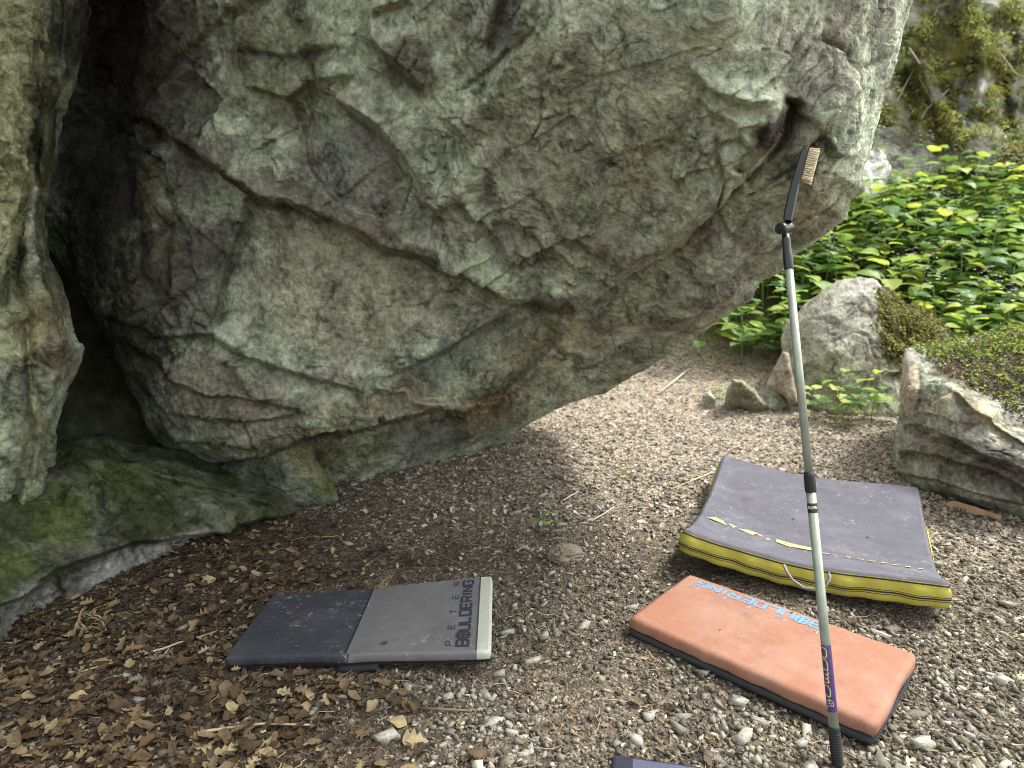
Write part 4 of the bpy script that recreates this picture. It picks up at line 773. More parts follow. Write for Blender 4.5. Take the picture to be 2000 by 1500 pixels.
def vcol_mat(name, rough=.9, trans=0., mottle=.5, scale=90):
    t = NT(name, rough, .2); at = t.n('ShaderNodeAttribute'); at.attribute_name = 'Col'; c = at.outputs['Color']; c = t.mix(t.rng(t.noise(scale, 3, .6, t.co()), .35, .65, 0, mottle), c, t.mix(1., c, (.5, .48, .45), 'MULTIPLY')); m = t.done(c)
    if trans:
        tr = t.n('ShaderNodeBsdfTranslucent'); t.put(tr.inputs['Color'], c); mx = t.n('ShaderNodeMixShader'); mx.inputs[0].default_value = trans; out = [x for x in t.t.nodes if x.type == 'OUTPUT_MATERIAL'][0]
        t.t.links.new(t.b.outputs[0], mx.inputs[1]); t.t.links.new(tr.outputs[0], mx.inputs[2]); t.t.links.new(mx.outputs[0], out.inputs[0])
    return m
def rnd_mat(name, stops, rough=.9, trans=0., scale=60, mottle=.5):
    """colour per object from its random number"""
    t = NT(name, rough, .25); oi = t.n('ShaderNodeObjectInfo'); c = t.ramp(oi.outputs['Random'], stops); c = t.mix(t.rng(t.noise(scale, 4, .65, t.co()), .38, .66, 0, mottle), c, t.mix(1., c, (.5, .48, .46), 'MULTIPLY')); m = t.done(c, t.bump(t.noise(scale*2, 4, .65, t.co()), .55, .006))
    if trans:
        tr = t.n('ShaderNodeBsdfTranslucent'); t.put(tr.inputs['Color'], t.mix(1., c, (1.25, 1.2, .55), 'MULTIPLY')); mx = t.n('ShaderNodeMixShader'); mx.inputs[0].default_value = trans; out = [x for x in t.t.nodes if x.type == 'OUTPUT_MATERIAL'][0]
        t.t.links.new(t.b.outputs[0], mx.inputs[1]); t.t.links.new(tr.outputs[0], mx.inputs[2]); t.t.links.new(mx.outputs[0], out.inputs[0])
    return m
M_PEB = vcol_mat('gravel_stone', .9, 0, .55, 70); M_DEAD = vcol_mat('dead_leaf', .75, .15, .45, 60); M_STRAW = vcol_mat('straw', .8, 0, .3, 60)
def field(n, y0, y1, rng, pw=1.6, xm=.80, dens=None):
    """points on the ground inside the wedge the photo looks over, denser near the camera"""
    out = []
    while sum(map(len, out)) < n:
        k = n*2; t_ = rng.uniform(0, 1, k); y = (y0**(2-pw)+(y1**(2-pw)-y0**(2-pw))*t_)**(1/(2-pw)) if pw != 2 else y0*(y1/y0)**t_; x = rng.uniform(-1, 1, k)*(xm*y+.35); m = np.ones(k, bool)
        if dens is not None: m = rng.uniform(0, 1, k) < dens(x, y)
        out.append(np.stack([x[m], y[m]], 1))
    return np.concatenate(out)[:n]
rg = np.random.default_rng(21)
def grav_d(x, y):
    P = np.stack([x, y, 0*x], 1); return np.clip(.22+.6*sst(-.3, .35, fbm(P, 1.6, 3, 140))+.5*sst(.2, 1.0, x+.5*(2-y))-.55*leafy(x, y)-.2*litter(x, y), .06, 1)
def stone_cols(n, rng, x, y):
    b = np.array((.43, .40, .325))[None]*rng.uniform(.4, 1.25, n)[:, None]; w = rng.uniform(0, 1, n)[:, None]; b = b*(1-.5*(w > .7))+np.array((.20, .15, .11))*.5*(w > .7); g_ = (rng.uniform(0, 1, n) > .75)[:, None]; return b*np.where(g_, np.array((.93, .97, .84)), 1.)
PEB = [hull_mesh(s_, 9, .62) for s_ in range(8)]; STN = [hull_mesh(s_+40, 13, f) for s_, f in zip(range(10), (.25, .35, .5, .6, .28, .36, .55, .24, .5, .32))]
# fine gravel
p = field(46000, .95, 5.2, rg, 1.75, .80, grav_d); p = p[~on_pad(p[:, 0], p[:, 1], -.04)]; sz = .0028*np.exp(rg.exponential(.62, len(p))); sz = np.minimum(sz, .013)
scatter('gravel', PEB, np.column_stack([p, gz(p[:, 0], p[:, 1])+sz*.25]), sz, .5, stone_cols(len(p), rg, p[:, 0], p[:, 1])*rg.choice((.3, .45, .6, .9), len(p))[:, None], M_PEB, 'fine grey-brown gravel grains spread over the soil', None, 2)
# loose chips of limestone: the largest are things, the rest one mass
p = field(4600, .98, 6.0, rg, 1.5, .80, grav_d); p = p[~on_pad(p[:, 0], p[:, 1], .04)]; sz = .0085*np.exp(rg.exponential(.36, len(p))); sz = np.minimum(sz, .029)
key = sz/(p[:, 1]+.3); qx, qy, qd = w2px(np.column_stack([p, 0*p[:, 0]])); inside = (qx > 10) & (qx < 1990) & (qy < 1490) & (qy > 0)
order = np.argsort(-(key*inside)); big, rest = order[:285], order[285:]
scatter('small_stones', STN, np.column_stack([p[rest], gz(p[rest, 0], p[rest, 1])+sz[rest]*.08]), np.column_stack([sz[rest]*1.15, sz[rest]*.9, sz[rest]]), .3, stone_cols(len(rest), rg, 0, 0), M_PEB, 'small pale limestone chips among the gravel', None, 3)
M_STONE = rnd_mat('limestone_chip', [(0, (.16, .14, .11)), (.2, (.24, .225, .185)), (.5, (.34, .33, .28)), (.8, (.40, .385, .33)), (1, (.29, .29, .235))], .9, 0, 2.6, .7)
SME = []
for k, (sv, sf) in enumerate(STN): me = np_mesh('stone', sv, sf); me.materials.append(M_STONE); SME.append(me)
def stone(x, y, s_, k, rz, label, group=None, name='stone', sy=.85, tilt=.2):
    o = bpy.data.objects.new(name, SME[k % len(SME)]); COL.objects.link(o); o.location = (x, y, gz1(x, y)+s_*.06); o.scale = (s_*1.15, s_*sy, s_); o.rotation_euler = (random.gauss(0, tilt), random.gauss(0, tilt), rz); setp(o, label, 'stone', group); return o
def spot(x, y):
    """where a point of the ground lies, told by the things around it"""
    a, b, _ = w2px(np.array((x, y, 0.)))
    if a < 480 and b < 1240: return 'at the foot of the mossy ledge'
    if a < 420: return 'in the bottom left corner'
    if b < 1130 and a < 1330: return 'on the open ground behind the grey pad'
    if b < 1320 and a < 600: return 'beside the dark end of the grey pad'
    if b > 1280 and a < 1000: return 'in front of the grey pad'
    if a < 1260 and b < 1330: return 'between the grey pad and the orange pad'
    if a < 1700 and b > 1200: return 'in front of the orange pad'
    if a > 1650 and b > 1180: return 'in the bottom right corner'
    if a > 1780: return 'beside the layered slab'
    return 'around the crash pad'
for i in big:
    kk = random.randrange(10); w_ = spot(p[i, 0], p[i, 1]); f_ = ('flat', 'thick')[kk in (2, 3, 6, 8)]
    stone(p[i, 0], p[i, 1], sz[i], kk, random.uniform(0, 6.28), f_+' angular limestone chip lying loose '+w_, f_+' limestone chips '+w_)
def stone_px(x, y, w, k, label, rz=0., **kw):
    P = onz(x, y); D = w2px(np.array(P))[2]; return stone(P.x, P.y, w*D/FPX/2.1, k, rz, label, **kw)
stone_px(760, 1448, 46, 3, 'chunky pale stone at the bottom edge left of the fleece pad', .4); stone_px(1068, 1240, 40, 2, 'dark-sided triangular stone between the grey and orange pads', 1.1); stone_px(1245, 1438, 34, 4, 'flat pale stone just above the left part of the fleece pad', .9)
stone_px(1005, 1395, 46, 0, 'thin tan stone lying flat below the grey pad near the bottom edge', .2); stone_px(1470, 1480, 50, 4, 'broad flat stone left of the pole foot at the bottom edge', -.6); stone_px(1780, 1400, 46, 7, 'large flat pale stone right of the pole foot', .3); stone_px(1900, 1390, 44, 0, 'pale flaky stone near the lower right corner', .8); stone_px(945, 875, 34, 2, 'stone resting where the boulder lifts off the ground', .3); stone_px(700, 940, 40, 4, 'grey stone beneath the low end of the boulder', .9)
stone_px(1335, 1400, 42, 9, 'wide beige stone below the orange pad', .5); stone_px(1510, 1318, 44, 1, 'greenish stone tucked under the lower edge of the orange pad', .2); stone_px(1580, 1345, 40, 3, 'tall pale stone between the orange pad and the pole', 1.2)

# dead leaves
LV = [leaf_shape(s_, k) for s_, k in zip(range(12), (0, 0, 1, 1, 0, 1, 0, 1, 0, 1, 0, 1))]; SCR = [leaf_shape(s_+50, 2) for s_ in range(8)]
def leaf_cols(n, rng, pale=0.):
    c = np.array(((.085, .055, .03), (.14, .09, .045), (.30, .23, .12), (.055, .036, .022), (.11, .082, .052), (.19, .135, .075), (.075, .06, .045), (.40, .31, .18)))[rng.integers(0, 8, n)]*rng.uniform(.5, 1.1, n)[:, None]; return c*(1-pale)+np.array((.62, .55, .47))*pale*rng.uniform(.4, 1.25, n)[:, None]
p = field(5200, .95, 4.6, rg, 1.5, .82, lambda x, y: np.clip(leafy(x, y)*1.0+.003, 0, 1)); p = p[~on_pad(p[:, 0], p[:, 1], .06)]; sz = rg.uniform(.018, .05, len(p))*rg.uniform(.8, 1.25, len(p))
qx, qy, qd = w2px(np.column_stack([p, 0*p[:, 0]+.03])); inside = (qx > 10) & (qx < 1990) & (qy < 1490) & (qy > 0); order = np.argsort(-(sz/(qd+.2)*inside*rg.uniform(.6, 1, len(p)))); big, rest = order[:260], order[260:]
scatter('leaf_litter', LV, np.column_stack([p[rest], gz(p[rest, 0], p[rest, 1])+.004+rg.uniform(0, .018, len(rest))]), np.column_stack([sz[rest], sz[rest], sz[rest]*.55]), .30, leaf_cols(len(rest), rg), M_DEAD, 'layer of brown dead leaves drifted towards the left wall', None, 5)
M_DLEAF = rnd_mat('dry_leaf', [(0, (.055, .036, .022)), (.3, (.14, .088, .045)), (.5, (.10, .07, .042)), (.68, (.24, .17, .085)), (.78, (.15, .11, .07)), (.9, (.36, .28, .15)), (1, (.45, .36, .2))], .75, .12, 3.5, .6)
LME = []
for sv, sf in LV: me = np_mesh('dead_leaf', sv, sf, None, True); me.materials.append(M_DLEAF); LME.append(me)
def dead_leaf(x, y, s_, k, label, group=None, rz=None, mat=None):
    o = bpy.data.objects.new('dead_leaf', LME[k % len(LME)]); COL.objects.link(o); o.location = (x, y, gz1(x, y)+.010+random.uniform(0, .010)); o.scale = (s_, s_, s_*.6); o.rotation_euler = (random.gauss(0, .28), random.gauss(0, .28), random.uniform(0, 6.28) if rz is None else rz); setp(o, label, 'leaf', group); return o
for i in big:
    kk = random.randrange(12); w_ = spot(p[i, 0], p[i, 1]); f_ = ('oval', 'lobed')[kk in (2, 3, 5, 7, 9, 11)]
    dead_leaf(p[i, 0], p[i, 1], sz[i]*1.1, kk, 'dry '+f_+' brown leaf lying '+w_, f_+' fallen leaves '+w_)
# scattered scraps on gravel and the bright litter of the open ground
p = field(14000, .98, 4.2, rg, 1.6, .80, lambda x, y: .25+.75*leafy(x, y)); p = p[~on_pad(p[:, 0], p[:, 1], .02)]; sz = rg.uniform(.006, .026, len(p))
scatter('leaf_scraps', SCR, np.column_stack([p, gz(p[:, 0], p[:, 1])+.004]), sz, .3, leaf_cols(len(p), rg, .1), M_DEAD, 'crumbled brown leaf scraps among the gravel', None, 6)
p = field(26000, 2.9, 8.6, rg, 1.0, .95, lambda x, y: litter(x, y)*np.where(bank(x, y) > .5, .15, 1)+.02); p = p[~on_pad(p[:, 0], p[:, 1], .02)]; sz = rg.uniform(.012, .042, len(p))
scatter('dry_litter', SCR+LV[:2], np.column_stack([p, gz(p[:, 0], p[:, 1])+.005]), sz, .35, leaf_cols(len(p), rg, .85), M_DEAD, 'pale dry litter of leaf scraps and chips on the open ground', None, 7)
# straws and twigs
TW = []
for s_ in range(5):
    r = random.Random(s_); pts = [np.array([-.5+k/5, r.uniform(-.05, .05), .02+r.uniform(-.012, .012)]) for k in range(6)]; V = []; F = []
    for k, q_ in enumerate(pts):
        for a in range(3): V.append(q_+.006*np.array([0, math.cos(a*2.09), math.sin(a*2.09)]))
    for k in range(5):
        for a in range(3): F.append((k*3+a, k*3+(a+1) % 3, k*3+3+(a+1) % 3)); F.append((k*3+a, k*3+3+(a+1) % 3, k*3+3+a))
    TW.append((np.array(V), np.array(F)))
p = field(2600, .98, 7.5, rg, 1.4, .85, lambda x, y: .35+.65*litter(x, y)); p = p[~on_pad(p[:, 0], p[:, 1], .04)]; ln = rg.uniform(.03, .13, len(p)); sc_ = np.column_stack([ln, ln, np.full(len(p), .12)]); sc_[:, 1] = rg.uniform(.10, .30, len(p)); sc_[:, 2] = sc_[:, 1]
scatter('straw', TW, np.column_stack([p, gz(p[:, 0], p[:, 1])+.006]), sc_, .06, np.array((.42, .34, .22))[None]*rg.uniform(.4, 1.3, len(p))[:, None], M_STRAW, 'thin dry straws and stalks over the ground', None, 8)
def twig(pts, r0, label, col=(.50, .42, .27), lift=.012):
    W = []
    for x, y in pts: P = onz(x, y); W.append(np.array((P.x, P.y, gz1(P.x, P.y)+lift)))
    F_ = []
    for a, b in zip(W[:-1], W[1:]):
        for z in (0, .5): F_.append(a+(b-a)*z+np.array([0, 0, random.uniform(-.002, .003)]))
    F_.append(W[-1]); o = link('twig', tube_mesh('twig', F_, [r0*(1-.5*k/len(F_)) for k in range(len(F_))], 6), plain('twig_bark', col, .85)); rebase(o, W[0]); setp(o, label, 'twig')
twig([(283, 1284), (352, 1258), (428, 1234)], .0042, 'straight pale stalk lying left of the grey pad'); twig([(382, 1440), (440, 1428), (520, 1420), (610, 1424)], .0050, 'knobbly pale stick lying near the bottom edge below the grey pad'); twig([(488, 1446), (520, 1436)], .004, 'short stub of pale stick just below the knobbly one')
twig([(150, 1322), (230, 1296)], .003, 'thin pale stalk among the leaves by the left edge'); twig([(322, 1284), (342, 1250)], .0025, 'short straw crossing the straight pale stalk', (.40, .33, .2)); twig([(1155, 1022), (1200, 994)], .004, 'pale stick on the open ground left of the crash pad', (.6, .54, .45)); twig([(1100, 980), (1130, 962)], .004, 'white stick above the sprout on the open ground', (.65, .6, .5)); twig([(820, 1392), (915, 1398)], .004, 'brown twig lying below the grey pad', (.2, .15, .08)); twig([(800, 1058), (850, 1083), (906, 1108)], .0028, 'thin reddish twig behind the grey pad', (.24, .15, .09)); twig([(1080, 935), (1140, 955)], .005, 'dark twig on the open ground under the boulder edge', (.12, .09, .06)); twig([(1310, 960), (1392, 925)], .006, 'pale stick beside the left edge of the crash pad', (.55, .46, .33)); twig([(850, 895), (905, 878)], .012, 'short log lying beside the lifted end of the boulder', (.26, .2, .15)); twig([(1285, 775), (1345, 742)], .01, 'pale stick lying in the litter behind the boulder', (.55, .47, .38))

# crumpled dry bundle and green sprout on the open ground
def crumple(name, x, y, wpx, label, col):
    P = onz(x, y); D = w2px(np.array(P))[2]; r = wpx*D/FPX/2; bm = bmesh.new(); bmesh.ops.create_icosphere(bm, subdivisions=5, radius=1.); V = np.array([v.co for v in bm.verts]); d = .75+.35*ridge(V*np.array([1, 1.6, 2.]), 1.7, 2, 5)+.40*ridge(V*np.array([1.2, 3.0, 4.]), 2.2, 2, 9)
    for v, k in zip(bm.verts, d): v.co = (v.co.x*k*r, v.co.y*k*r*.75, max(-.3, v.co.z*k)*r*.62)
    o = link(name, bm_mesh(name, bm, True), plain('crumpled_fibre', col, .9)); o.location = (P.x, P.y, gz1(P.x, P.y)+r*.16); o.rotation_euler = (0, .1, .3); setp(o, label, 'bundle'); return o
crumple('dry_bundle', 1105, 1092, 58, 'crumpled tan bundle of dry fibre on the ground below the green sprout', (.24, .195, .145))

# ------------------------------------------------------------------ green plants
def heart(seed, L=1., W=.95, n=8, fold=.25, droop=.5, narrow=False):
    """heart-shaped leaf blade on a petiole: base at the origin, growing along +X"""
    r = random.Random(seed); V = []; F = []; pet = .55 if not narrow else .15
    for k in range(n+1):
        t_ = k/n; w = (math.sin(math.pi*t_**.62)**.75 if 0 < t_ < 1 else 0)*W/2
        if narrow: w = math.sin(math.pi*t_**.85)*W/2 if 0 < t_ < 1 else 0
        x = pet+t_*L-(0 if t_ > .05 else .0); 
        for s_ in (-1, -.5, 0, .5, 1):
            y = s_*w; back = -.16*L*(1-t_)**6*abs(s_)*(0 if narrow else 1); z = fold*abs(y)-droop*(t_**1.8)*.55+r.uniform(-.014, .014)*(1 if s_ else 0)+.04*math.sin(5*t_+3*s_); V.append((x+back, y*(1+.05*(-1)**k), z+.12))
    for k in range(n):
        for j in range(4): a = k*5+j; F.append((a, a+1, a+6, a+5))
    b = len(V)
    for k in range(4):
        t_ = k/3; x = t_*pet; z = .12*t_**.7; w = .018
        V += [(x, -w, z), (x, w, z), (x, 0, z-w*1.5)]
    for k in range(3):
        for j in range(3): a = b+k*3; F.append((a+j, a+(j+1) % 3, a+3+(j+1) % 3, a+3+j))
    return np.array(V), np.array(F)
M_GREEN = rnd_mat('green_leaf', [(0, (.09, .19, .065)), (.25, (.18, .31, .125)), (.5, (.26, .40, .155)), (.75, (.38, .50, .15)), (1, (.54, .60, .17))], .36, .45, 9, .2); M_STEM = plain('green_stem', (.14, .21, .06), .7); M_PETAL = plain('pale_petal', (.66, .60, .70), .7)
HM = [np_mesh('leaf', *heart(s_, 1, w, 8, f, d), None, True) for s_, w, f, d in ((1, .95, .25, .5), (2, 1.05, .12, .8), (3, .82, .35, .35), (4, .9, .2, 1.0))]; NM = [np_mesh('leaf', *heart(s_+9, 1, .28, 8, .3, .6, True), None, True) for s_ in range(2)]
for me in HM+NM: me.materials.append(M_GREEN)
def flower_mesh(seed, n=14, spread=.07):
    r = random.Random(seed); V = []; F = []
    for k in range(n):
        c = np.array([r.gauss(0, spread), r.gauss(0, spread), r.uniform(0, .16)]); s_ = .016
        for q_ in range(4):
            a = q_*1.57+r.random(); d = np.array([math.cos(a), math.sin(a), .3]); e = np.array([-math.sin(a), math.cos(a), 0]); i = len(V); V += [c, c+d*s_*.8+e*s_*.5, c+d*s_*1.3, c+d*s_*.8-e*s_*.5]; F.append((i, i+1, i+2, i+3))
    return np_mesh('flower_cluster', np.array(V), F)
FLM = flower_mesh(3); FLM.materials.append(M_PETAL)
def plant_proto(seed, h, nl, ls, narrow=False, flower=False, lean=.15):
    """list of (name, mesh, matrix) for one plant of height h"""
    r = random.Random(seed); bx_, by_ = r.uniform(-lean, lean)*h, r.uniform(-lean, lean)*h; pts = [np.array([bx_*(k/6)**1.6, by_*(k/6)**1.6, h*k/6]) for k in range(7)]; parts = [('stem', tube_mesh('stem', pts, [.006*(1-.6*k/6)*max(.6, h/.6) for k in range(7)], 5), Matrix.Identity(4))]; parts[0][1].materials.append(M_STEM)
    for k in range(nl):
        t_ = .25+.75*(k+.5)/nl; q_ = pts[0]+(np.array([bx_*t_**1.6, by_*t_**1.6, h*t_])); an = k*2.4+r.uniform(-.5, .5); sc_ = ls*r.uniform(.75, 1.15)*(1.15-.45*t_); pit = r.uniform(-.45, .25)-(.2 if t_ > .85 else 0)
        parts.append(('leaf', r.choice(NM if narrow else HM), Matrix.Translation(q_)@Matrix.Rotation(an, 4, 'Z')@Matrix.Rotation(pit, 4, 'Y')@Matrix.Rotation(r.uniform(-.35, .35), 4, 'X')@Matrix.Diagonal((sc_, sc_, sc_, 1))))
    if flower: parts.append(('flower_cluster', FLM, Matrix.Translation(pts[-1])))
    return parts
def put_plant(proto, loc, rz, sc_, label, group=None, name='leafy_plant', cat='plant'):
    o = empty(name, loc); o.rotation_euler = (0, 0, rz); o.scale = (sc_,)*3; setp(o, label, cat, group)
    for nm, me, mx in proto:
        c = bpy.data.objects.new(nm, me); COL.objects.link(c); c.parent = o; c.matrix_local = mx
        if nm == 'flower_cluster': c['kind'] = 'stuff'
    return o
PROT = [plant_proto(s_, h, nl, ls, False, fl) for s_, h, nl, ls, fl in ((1, .62, 12, .21, False), (2, .75, 13, .22, True), (3, .5, 11, .24, False), (4, .68, 14, .15, True), (5, .42, 10, .25, False), (6, .85, 14, .19, True))]
rp = random.Random(31); spots = []; tries = 0
while len(spots) < 185 and tries < 12000:
    tries += 1; y = rp.uniform(6.25, 9.3); x = rp.uniform(.28*y, .98*y); 
    if 2.2 < x < 4.15 and y < 6.75: continue
    if y+.10*(x-2.5) < 6.75 and x < 2.3: continue
    if any((x-a)**2+(y-b)**2 < .17**2 for a, b in spots): continue
    a, b, _ = w2px(np.array((x, y, gz1(x, y)+.4)))
    if a < 1260 or a > 2120: continue
    spots.append((x, y))
for k, (x, y) in enumerate(spots):
    a, b, _ = w2px(np.array((x, y, gz1(x, y)+.5))); pr = PROT[rp.choice((0, 2, 4, 0, 2, 4, 1, 3, 5) if y < 8.2 else (0, 1, 3, 5, 2))]; fl = any(q_[0] == 'flower_cluster' for q_ in pr)
    wh = 'under the edge of the boulder' if a < 1560 else ('behind the mossy rock' if a < 1800 and y < 7.8 else ('at the foot of the mossy cliff' if y > 8.3 else 'on the bank right of the mossy rock'))
    lb = ('leafy green plant with pale flowers ' if fl else 'leafy green plant with heart-shaped leaves ')+wh
    put_plant(pr, (x, y, gz1(x, y)-.02), rp.uniform(0, 6.28), rp.uniform(.8, 1.2), lb, lb)
# single plants nearer by
def plant_px(x, y, proto, sc_, label, rz=0., z=None):
    P = onz(x, y); return put_plant(proto, (P.x, P.y, gz1(P.x, P.y)-.01), rz, sc_, label)
SMALL = [plant_proto(s_+20, .34, 9, .125) for s_ in range(4)]
plant_px(1632, 822, SMALL[0], 1.15, 'bright green plant growing at the left foot of the mossy rock', .4); plant_px(1662, 832, SMALL[1], .95, 'low green plant in the middle of the row before the mossy rock', 2.); plant_px(1700, 826, SMALL[2], 1.2, 'tall-stalked green plant at the right foot of the mossy rock', 1.2); plant_px(1590, 822, SMALL[3], .8, 'small green plant just right of the pole before the mossy rock', 3.)
plant_px(1465, 738, SMALL[2], .95, 'green plant sprouting behind the small greenish rock', 4.); plant_px(1330, 700, SMALL[0], .9, 'green plant at the litter edge left of the bank', 5.); plant_px(1505, 730, SMALL[3], .75, 'tiny green plant by the reddish slab', 1.); plant_px(1405, 782, SMALL[1], .45, 'tiny seedling between the two small rocks', 1.)
put_plant(plant_proto(61, .13, 9, .075, True, False, .4), (*onz(1062, 1045).xy, gz1(*onz(1062, 1045).xy)), .5, 1.0, 'bright green sprout with narrow leaves on the open ground', None, 'sprout'); put_plant(plant_proto(62, .05, 5, .04, False), (*onz(1345, 945).xy, gz1(*onz(1345, 945).xy)), .5, 1.0, 'tiny seedling left of the crash pad', None, 'sprout'); put_plant(plant_proto(63, .03, 4, .035, False), (*onz(1222, 935).xy, gz1(*onz(1222, 935).xy)), 2., 1., 'lone little seedling on the pale litter before the crash pad', None, 'sprout')

# ------------------------------------------------------------------ moss and ground cover on the rocks
BL = (np.array([(-.25, 0, 0), (.25, 0, 0), (.12, .1, .6), (-.12, .1, .6), (0, .3, 1.)]), np.array([(0, 1, 2), (0, 2, 3), (3, 2, 4)]))
TU = [(np.array([(-.6, -.2, -.1), (.6, -.25, .0), (.1, .7, .25), (-.1, .1, .7)]), np.array([(0, 1, 3), (1, 2, 3), (2, 0, 3)])), (np.array([(-.5, -.4, .1), (.5, -.3, -.1), (.2, .6, 0), (.1, .0, .55)]), np.array([(0, 1, 3), (1, 2, 3), (2, 0, 3)]))]
M_MOSS = vcol_mat('moss', .95, .15, .4, 50)
def on_surface(V, N, w, n, rng):
    i = rng.choice(len(V), n, p=w/w.sum()); return V[i]+rng.normal(0, .012, (n, 3)), N[i]
rm = np.random.default_rng(77)
w = ((brX > 1690)*(1-sst(.7, 1.15, np.hypot((brX-1785)/75, (brY-640)/75)))+(1-sst(.6, 1.1, np.hypot((brX-1738)/34, (brY-590)/34))))*np.clip(.2+fbm(brV, 6., 3, 3)*2+.4, 0, 1)+1e-9
P_, N_ = on_surface(brV, brN, w, 9000, rm); mo = scatter('moss_cover', TU, P_+N_*.006, rm.uniform(.009, .026, len(P_)), .7, np.array(((.16, .155, .04), (.25, .235, .06), (.085, .085, .03)))[rm.integers(0, 3, len(P_))]*rm.uniform(.7, 1.3, len(P_))[:, None], M_MOSS, 'thick olive moss', None, 4); mo.parent = backrock; mo.matrix_parent_inverse = Matrix.Translation(-backrock.location)
# small-leaved herbs and soil crumbs on the slab
LF = [(v_[:45]-np.array([.5, 0, .1]), np.array([(a, b, c) for a, b, c, d in f_[:32]]+[(a, c, d) for a, b, c, d in f_[:32]])) for v_, f_ in (heart(70, 1, .9, 8, .2, .6), heart(71, 1, .8, 8, .3, .9))]
front_line = np.interp(slabX, [1760, 1800, 1850, 1900, 1950, 2000, 2400], [690, 700, 745, 770, 800, 840, 1000])
above = sst(0, 30, front_line-slabY)*(slabX > 1785)*(slabX < 2400)
w = above*np.clip(sst(-.15, .25, fbm(slabV, 5., 3, 8))*.9+.8*sst(720, 660, slabY), 0, 1)*np.where(slabX < 2030, 1, .15)+1e-9
P_, N_ = on_surface(slabV, slabN, w, 3800, rm); hb = scatter('ground_cover', LF, P_+np.array([0, 0, 1])*rm.uniform(.0, .05, len(P_))[:, None]*sst(-.2, .4, fbm(P_, 4., 3, 12))[:, None]+np.array([0, 0, .01]), rm.uniform(.010, .024, len(P_)), .45, np.array(((.16, .24, .035), (.24, .31, .04), (.10, .17, .04), (.30, .34, .06)))[rm.integers(0, 4, len(P_))]*rm.uniform(.7, 1.2, len(P_))[:, None], M_MOSS, 'small bright green creeping leaves', None, 14); hb.parent = slab; hb.matrix_parent_inverse = Matrix.Translation(-slab.location)
w = above*np.where(slabX < 2030, 1, .15)+1e-9; P_, N_ = on_surface(slabV, slabN, w, 5000, rm); sc2 = scatter('soil_crumbs', SCR[:4], P_+N_*.006, rm.uniform(.008, .022, len(P_)), .6, np.array((.11, .075, .05))[None]*rm.uniform(.4, 1.6, len(P_))[:, None], M_DEAD, 'dark soil crumbs and needles', None, 15); sc2.parent = slab; sc2.matrix_parent_inverse = Matrix.Translation(-slab.location)
# moss and herbs on the cliff
vis = (clX > 1550) & (clX < 2150) & (clY > -120) & (clY < 460)
w = cliff_mask(clV)*vis*np.clip(.3+clN[:, 2]*.8, .1, 1)*sst(-.05, .2, fbm(clV, 2.2, 3, 955))+1e-9; P_, N_ = on_surface(clV, clN, w, 13000, rm); g_ = sst(-.2, .3, fbm(P_, 3., 3, 930))[:, None]
mo = scatter('moss_cover', TU, P_+N_*.02, rm.uniform(.02, .06, len(P_)), .8, (np.array((.34, .33, .085))*g_+np.array((.20, .22, .07))*(1-g_))*rm.uniform(.6, 1.3, len(P_))[:, None], M_MOSS, 'olive and rusty moss cushions', None, 24); mo.parent = cliff; mo.matrix_parent_inverse = Matrix.Translation(-cliff.location)
w = vis*sst(.0, .25, fbm(clV, 1.6, 3, 977))+1e-9; P_, N_ = on_surface(clV, clN, w, 5000, rm)
hb = scatter('ground_cover', LF, P_+N_*rm.uniform(.02, .12, len(P_))[:, None], rm.uniform(.02, .06, len(P_)), .7, np.array(((.26, .37, .09), (.38, .44, .12), (.17, .26, .07), (.5, .48, .2)))[rm.integers(0, 4, len(P_))]*rm.uniform(.7, 1.2, len(P_))[:, None], M_MOSS, 'small green herbs clinging to the rock', None, 25); hb.parent = cliff; hb.matrix_parent_inverse = Matrix.Translation(-cliff.location)
# grass tufts and dead branches on the cliff
M_GRASS = rnd_mat('grass_blade', [(0, (.30, .30, .09)), (.5, (.24, .29, .07)), (1, (.40, .36, .16))], .8, .3, 20, .3)
def tuft_mesh(seed, n=46, L=.5):
    r = random.Random(seed); V = []; F = []
    for k in range(n):
        a = r.uniform(0, 6.283); ln = L*r.uniform(.5, 1.1); b = np.array([r.gauss(0, .05), r.gauss(0, .05), 0]); d = np.array([math.cos(a), math.sin(a), 0]); e = np.array([-math.sin(a), math.cos(a), 0]); up = r.uniform(.5, 1.1); i = len(V)
        for j in range(5):
            t_ = j/4; c = b+d*ln*.55*t_**1.3+np.array([0, 0, ln*(up*t_-.95*t_*t_)]); w_ = .0055*(1-t_*.9); V += [c-e*w_, c+e*w_]
        for j in range(4): F.append((i+2*j, i+2*j+1, i+2*j+3, i+2*j+2))
    return np_mesh('grass_tuft', np.array(V), F)
TM = [tuft_mesh(s_) for s_ in range(3)]
for me in TM: me.materials.append(M_GRASS)
def cliff_at(x, y): k = np.argmin((w2px(clV)[0]-x)**2+(w2px(clV)[1]-y)**2+((clX < 1400)*1e9)); return clV[k]+np.array([0, -.05, 0])
for k, (x, y) in enumerate(((1790, 60), (1850, 20), (1900, 50), (1930, 110), (1960, 20), (1870, 120), (1830, 170), (1930, 190), (1980, 150), (1780, 230), (1900, 270), (1960, 250), (1850, 300), (1990, 300), (1800, 10))):
    o = bpy.data.objects.new('grass_tuft', TM[k % 3]); COL.objects.link(o); P = cliff_at(x, y); o.location = P; o.rotation_euler = (random.uniform(.2, .7), random.uniform(-.3, .3), random.uniform(0, 6.28)); o.scale = (random.uniform(.9, 1.5),)*3
    wh = 'high on the cliff' if y < 90 else ('halfway up the cliff' if y < 215 else 'low on the cliff above the plants'); setp(o, 'tuft of long yellow-green grass growing '+wh, 'grass', 'grass tufts '+wh)
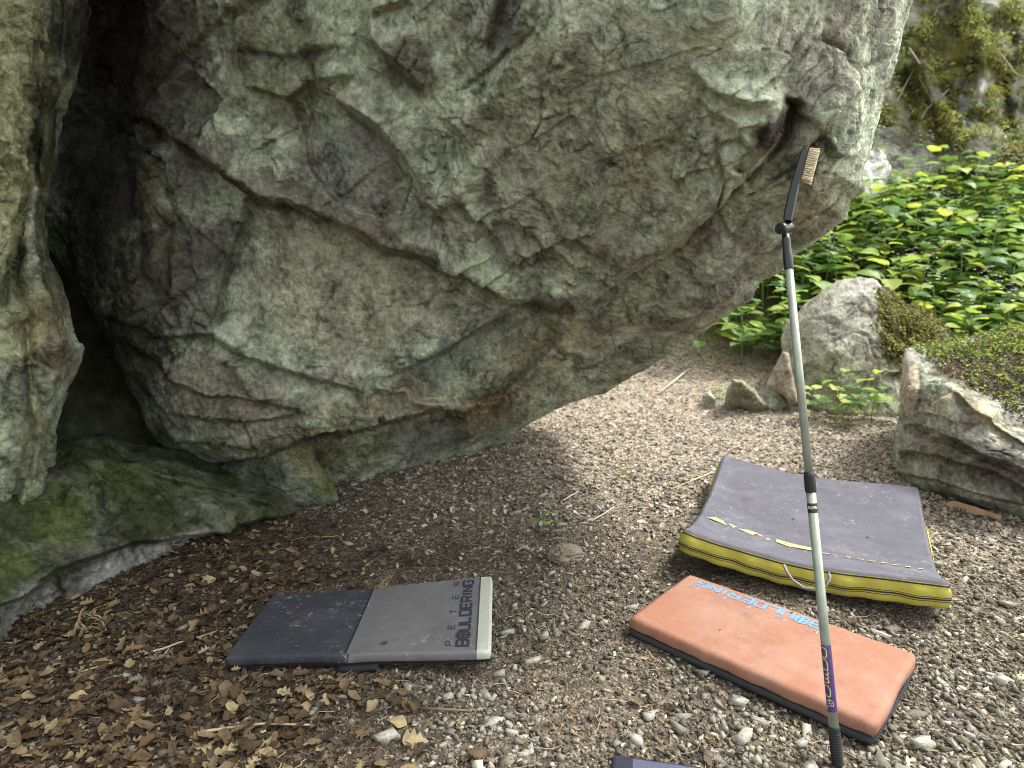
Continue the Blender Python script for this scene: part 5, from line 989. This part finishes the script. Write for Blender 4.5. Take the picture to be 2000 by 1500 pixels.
def branch(pts, r0, label):
    W = [cliff_at(x, y)+np.array([0, -.12, 0]) for x, y in pts]; o = link('dead_branch', tube_mesh('dead_branch', W, [r0*(1-.6*k/len(W)) for k in range(len(W))], 6), plain('grey_twig', (.34, .28, .23), .85)); rebase(o, W[0]); setp(o, label, 'branch')
branch([(1787, 236), (1800, 215), (1822, 196), (1840, 178)], .018, 'pale dead branch slanting across the cliff above the moss'); branch([(1768, 100), (1790, 140), (1802, 170), (1800, 200)], .012, 'thin dead twig hanging down the cliff near the boulder'); branch([(1930, 105), (1960, 140), (1995, 170)], .014, 'dead twig drooping to the right edge of the photo'); branch([(1740, 200), (1765, 150), (1790, 100)], .010, 'grey dead twig rising beside the boulder edge')
# dry grass among the leaves
dt = bpy.data.objects.new('dry_grass', tuft_mesh(9, 30, .16)); dt.data.materials.append(plain('dry_grass', (.32, .25, .13), .85)); COL.objects.link(dt); P = onz(165, 1225); dt.location = (P.x, P.y, gz1(P.x, P.y)+.01); setp(dt, 'small tuft of dry bent grass among the leaves by the ledge', 'grass')
# crumbs that fell on the pads
def crumb(pad, u, v, label, s_=.012, k=0, rz=0., twig_=False):
    P = pad.at(np.array(u), np.array(v), .004); o = bpy.data.objects.new('leaf_scrap', CRM[k % len(CRM)]); COL.objects.link(o); o.location = P; o.scale = (s_, s_, s_*.7); o.rotation_euler = (.2, .1, rz); setp(o, label, 'leaf')
CRM = []
for sv, sf in SCR[:4]: me = np_mesh('leaf_scrap', sv, sf, None, True); me.materials.append(M_DLEAF); CRM.append(me)
crumb(gp, .20, .45, 'small curled leaf scrap on the dark half of the grey pad', .018, 0, 1.); crumb(gp, .26, .10, 'brown scrap near the front edge of the dark panel', .016, 1, 2.); crumb(gp, .59, .12, 'thin dry scrap by the front edge of the light grey panel', .022, 2, .4); crumb(gp, .64, .17, 'tiny dark crumb on the light grey panel', .010, 3, .4)
crumb(op, .52, .93, 'dark crumb at the back edge of the orange pad', .010, 1, .3); crumb(op, .35, .30, 'tiny brown crumb in the middle of the orange pad', .008, 2, .3); crumb(cp, .42, .55, 'little leaf scrap on the crash pad left of the pole', .018, 0, .8); crumb(cp, .75, .50, 'brown scrap on the right half of the crash pad', .016, 3, 2.)
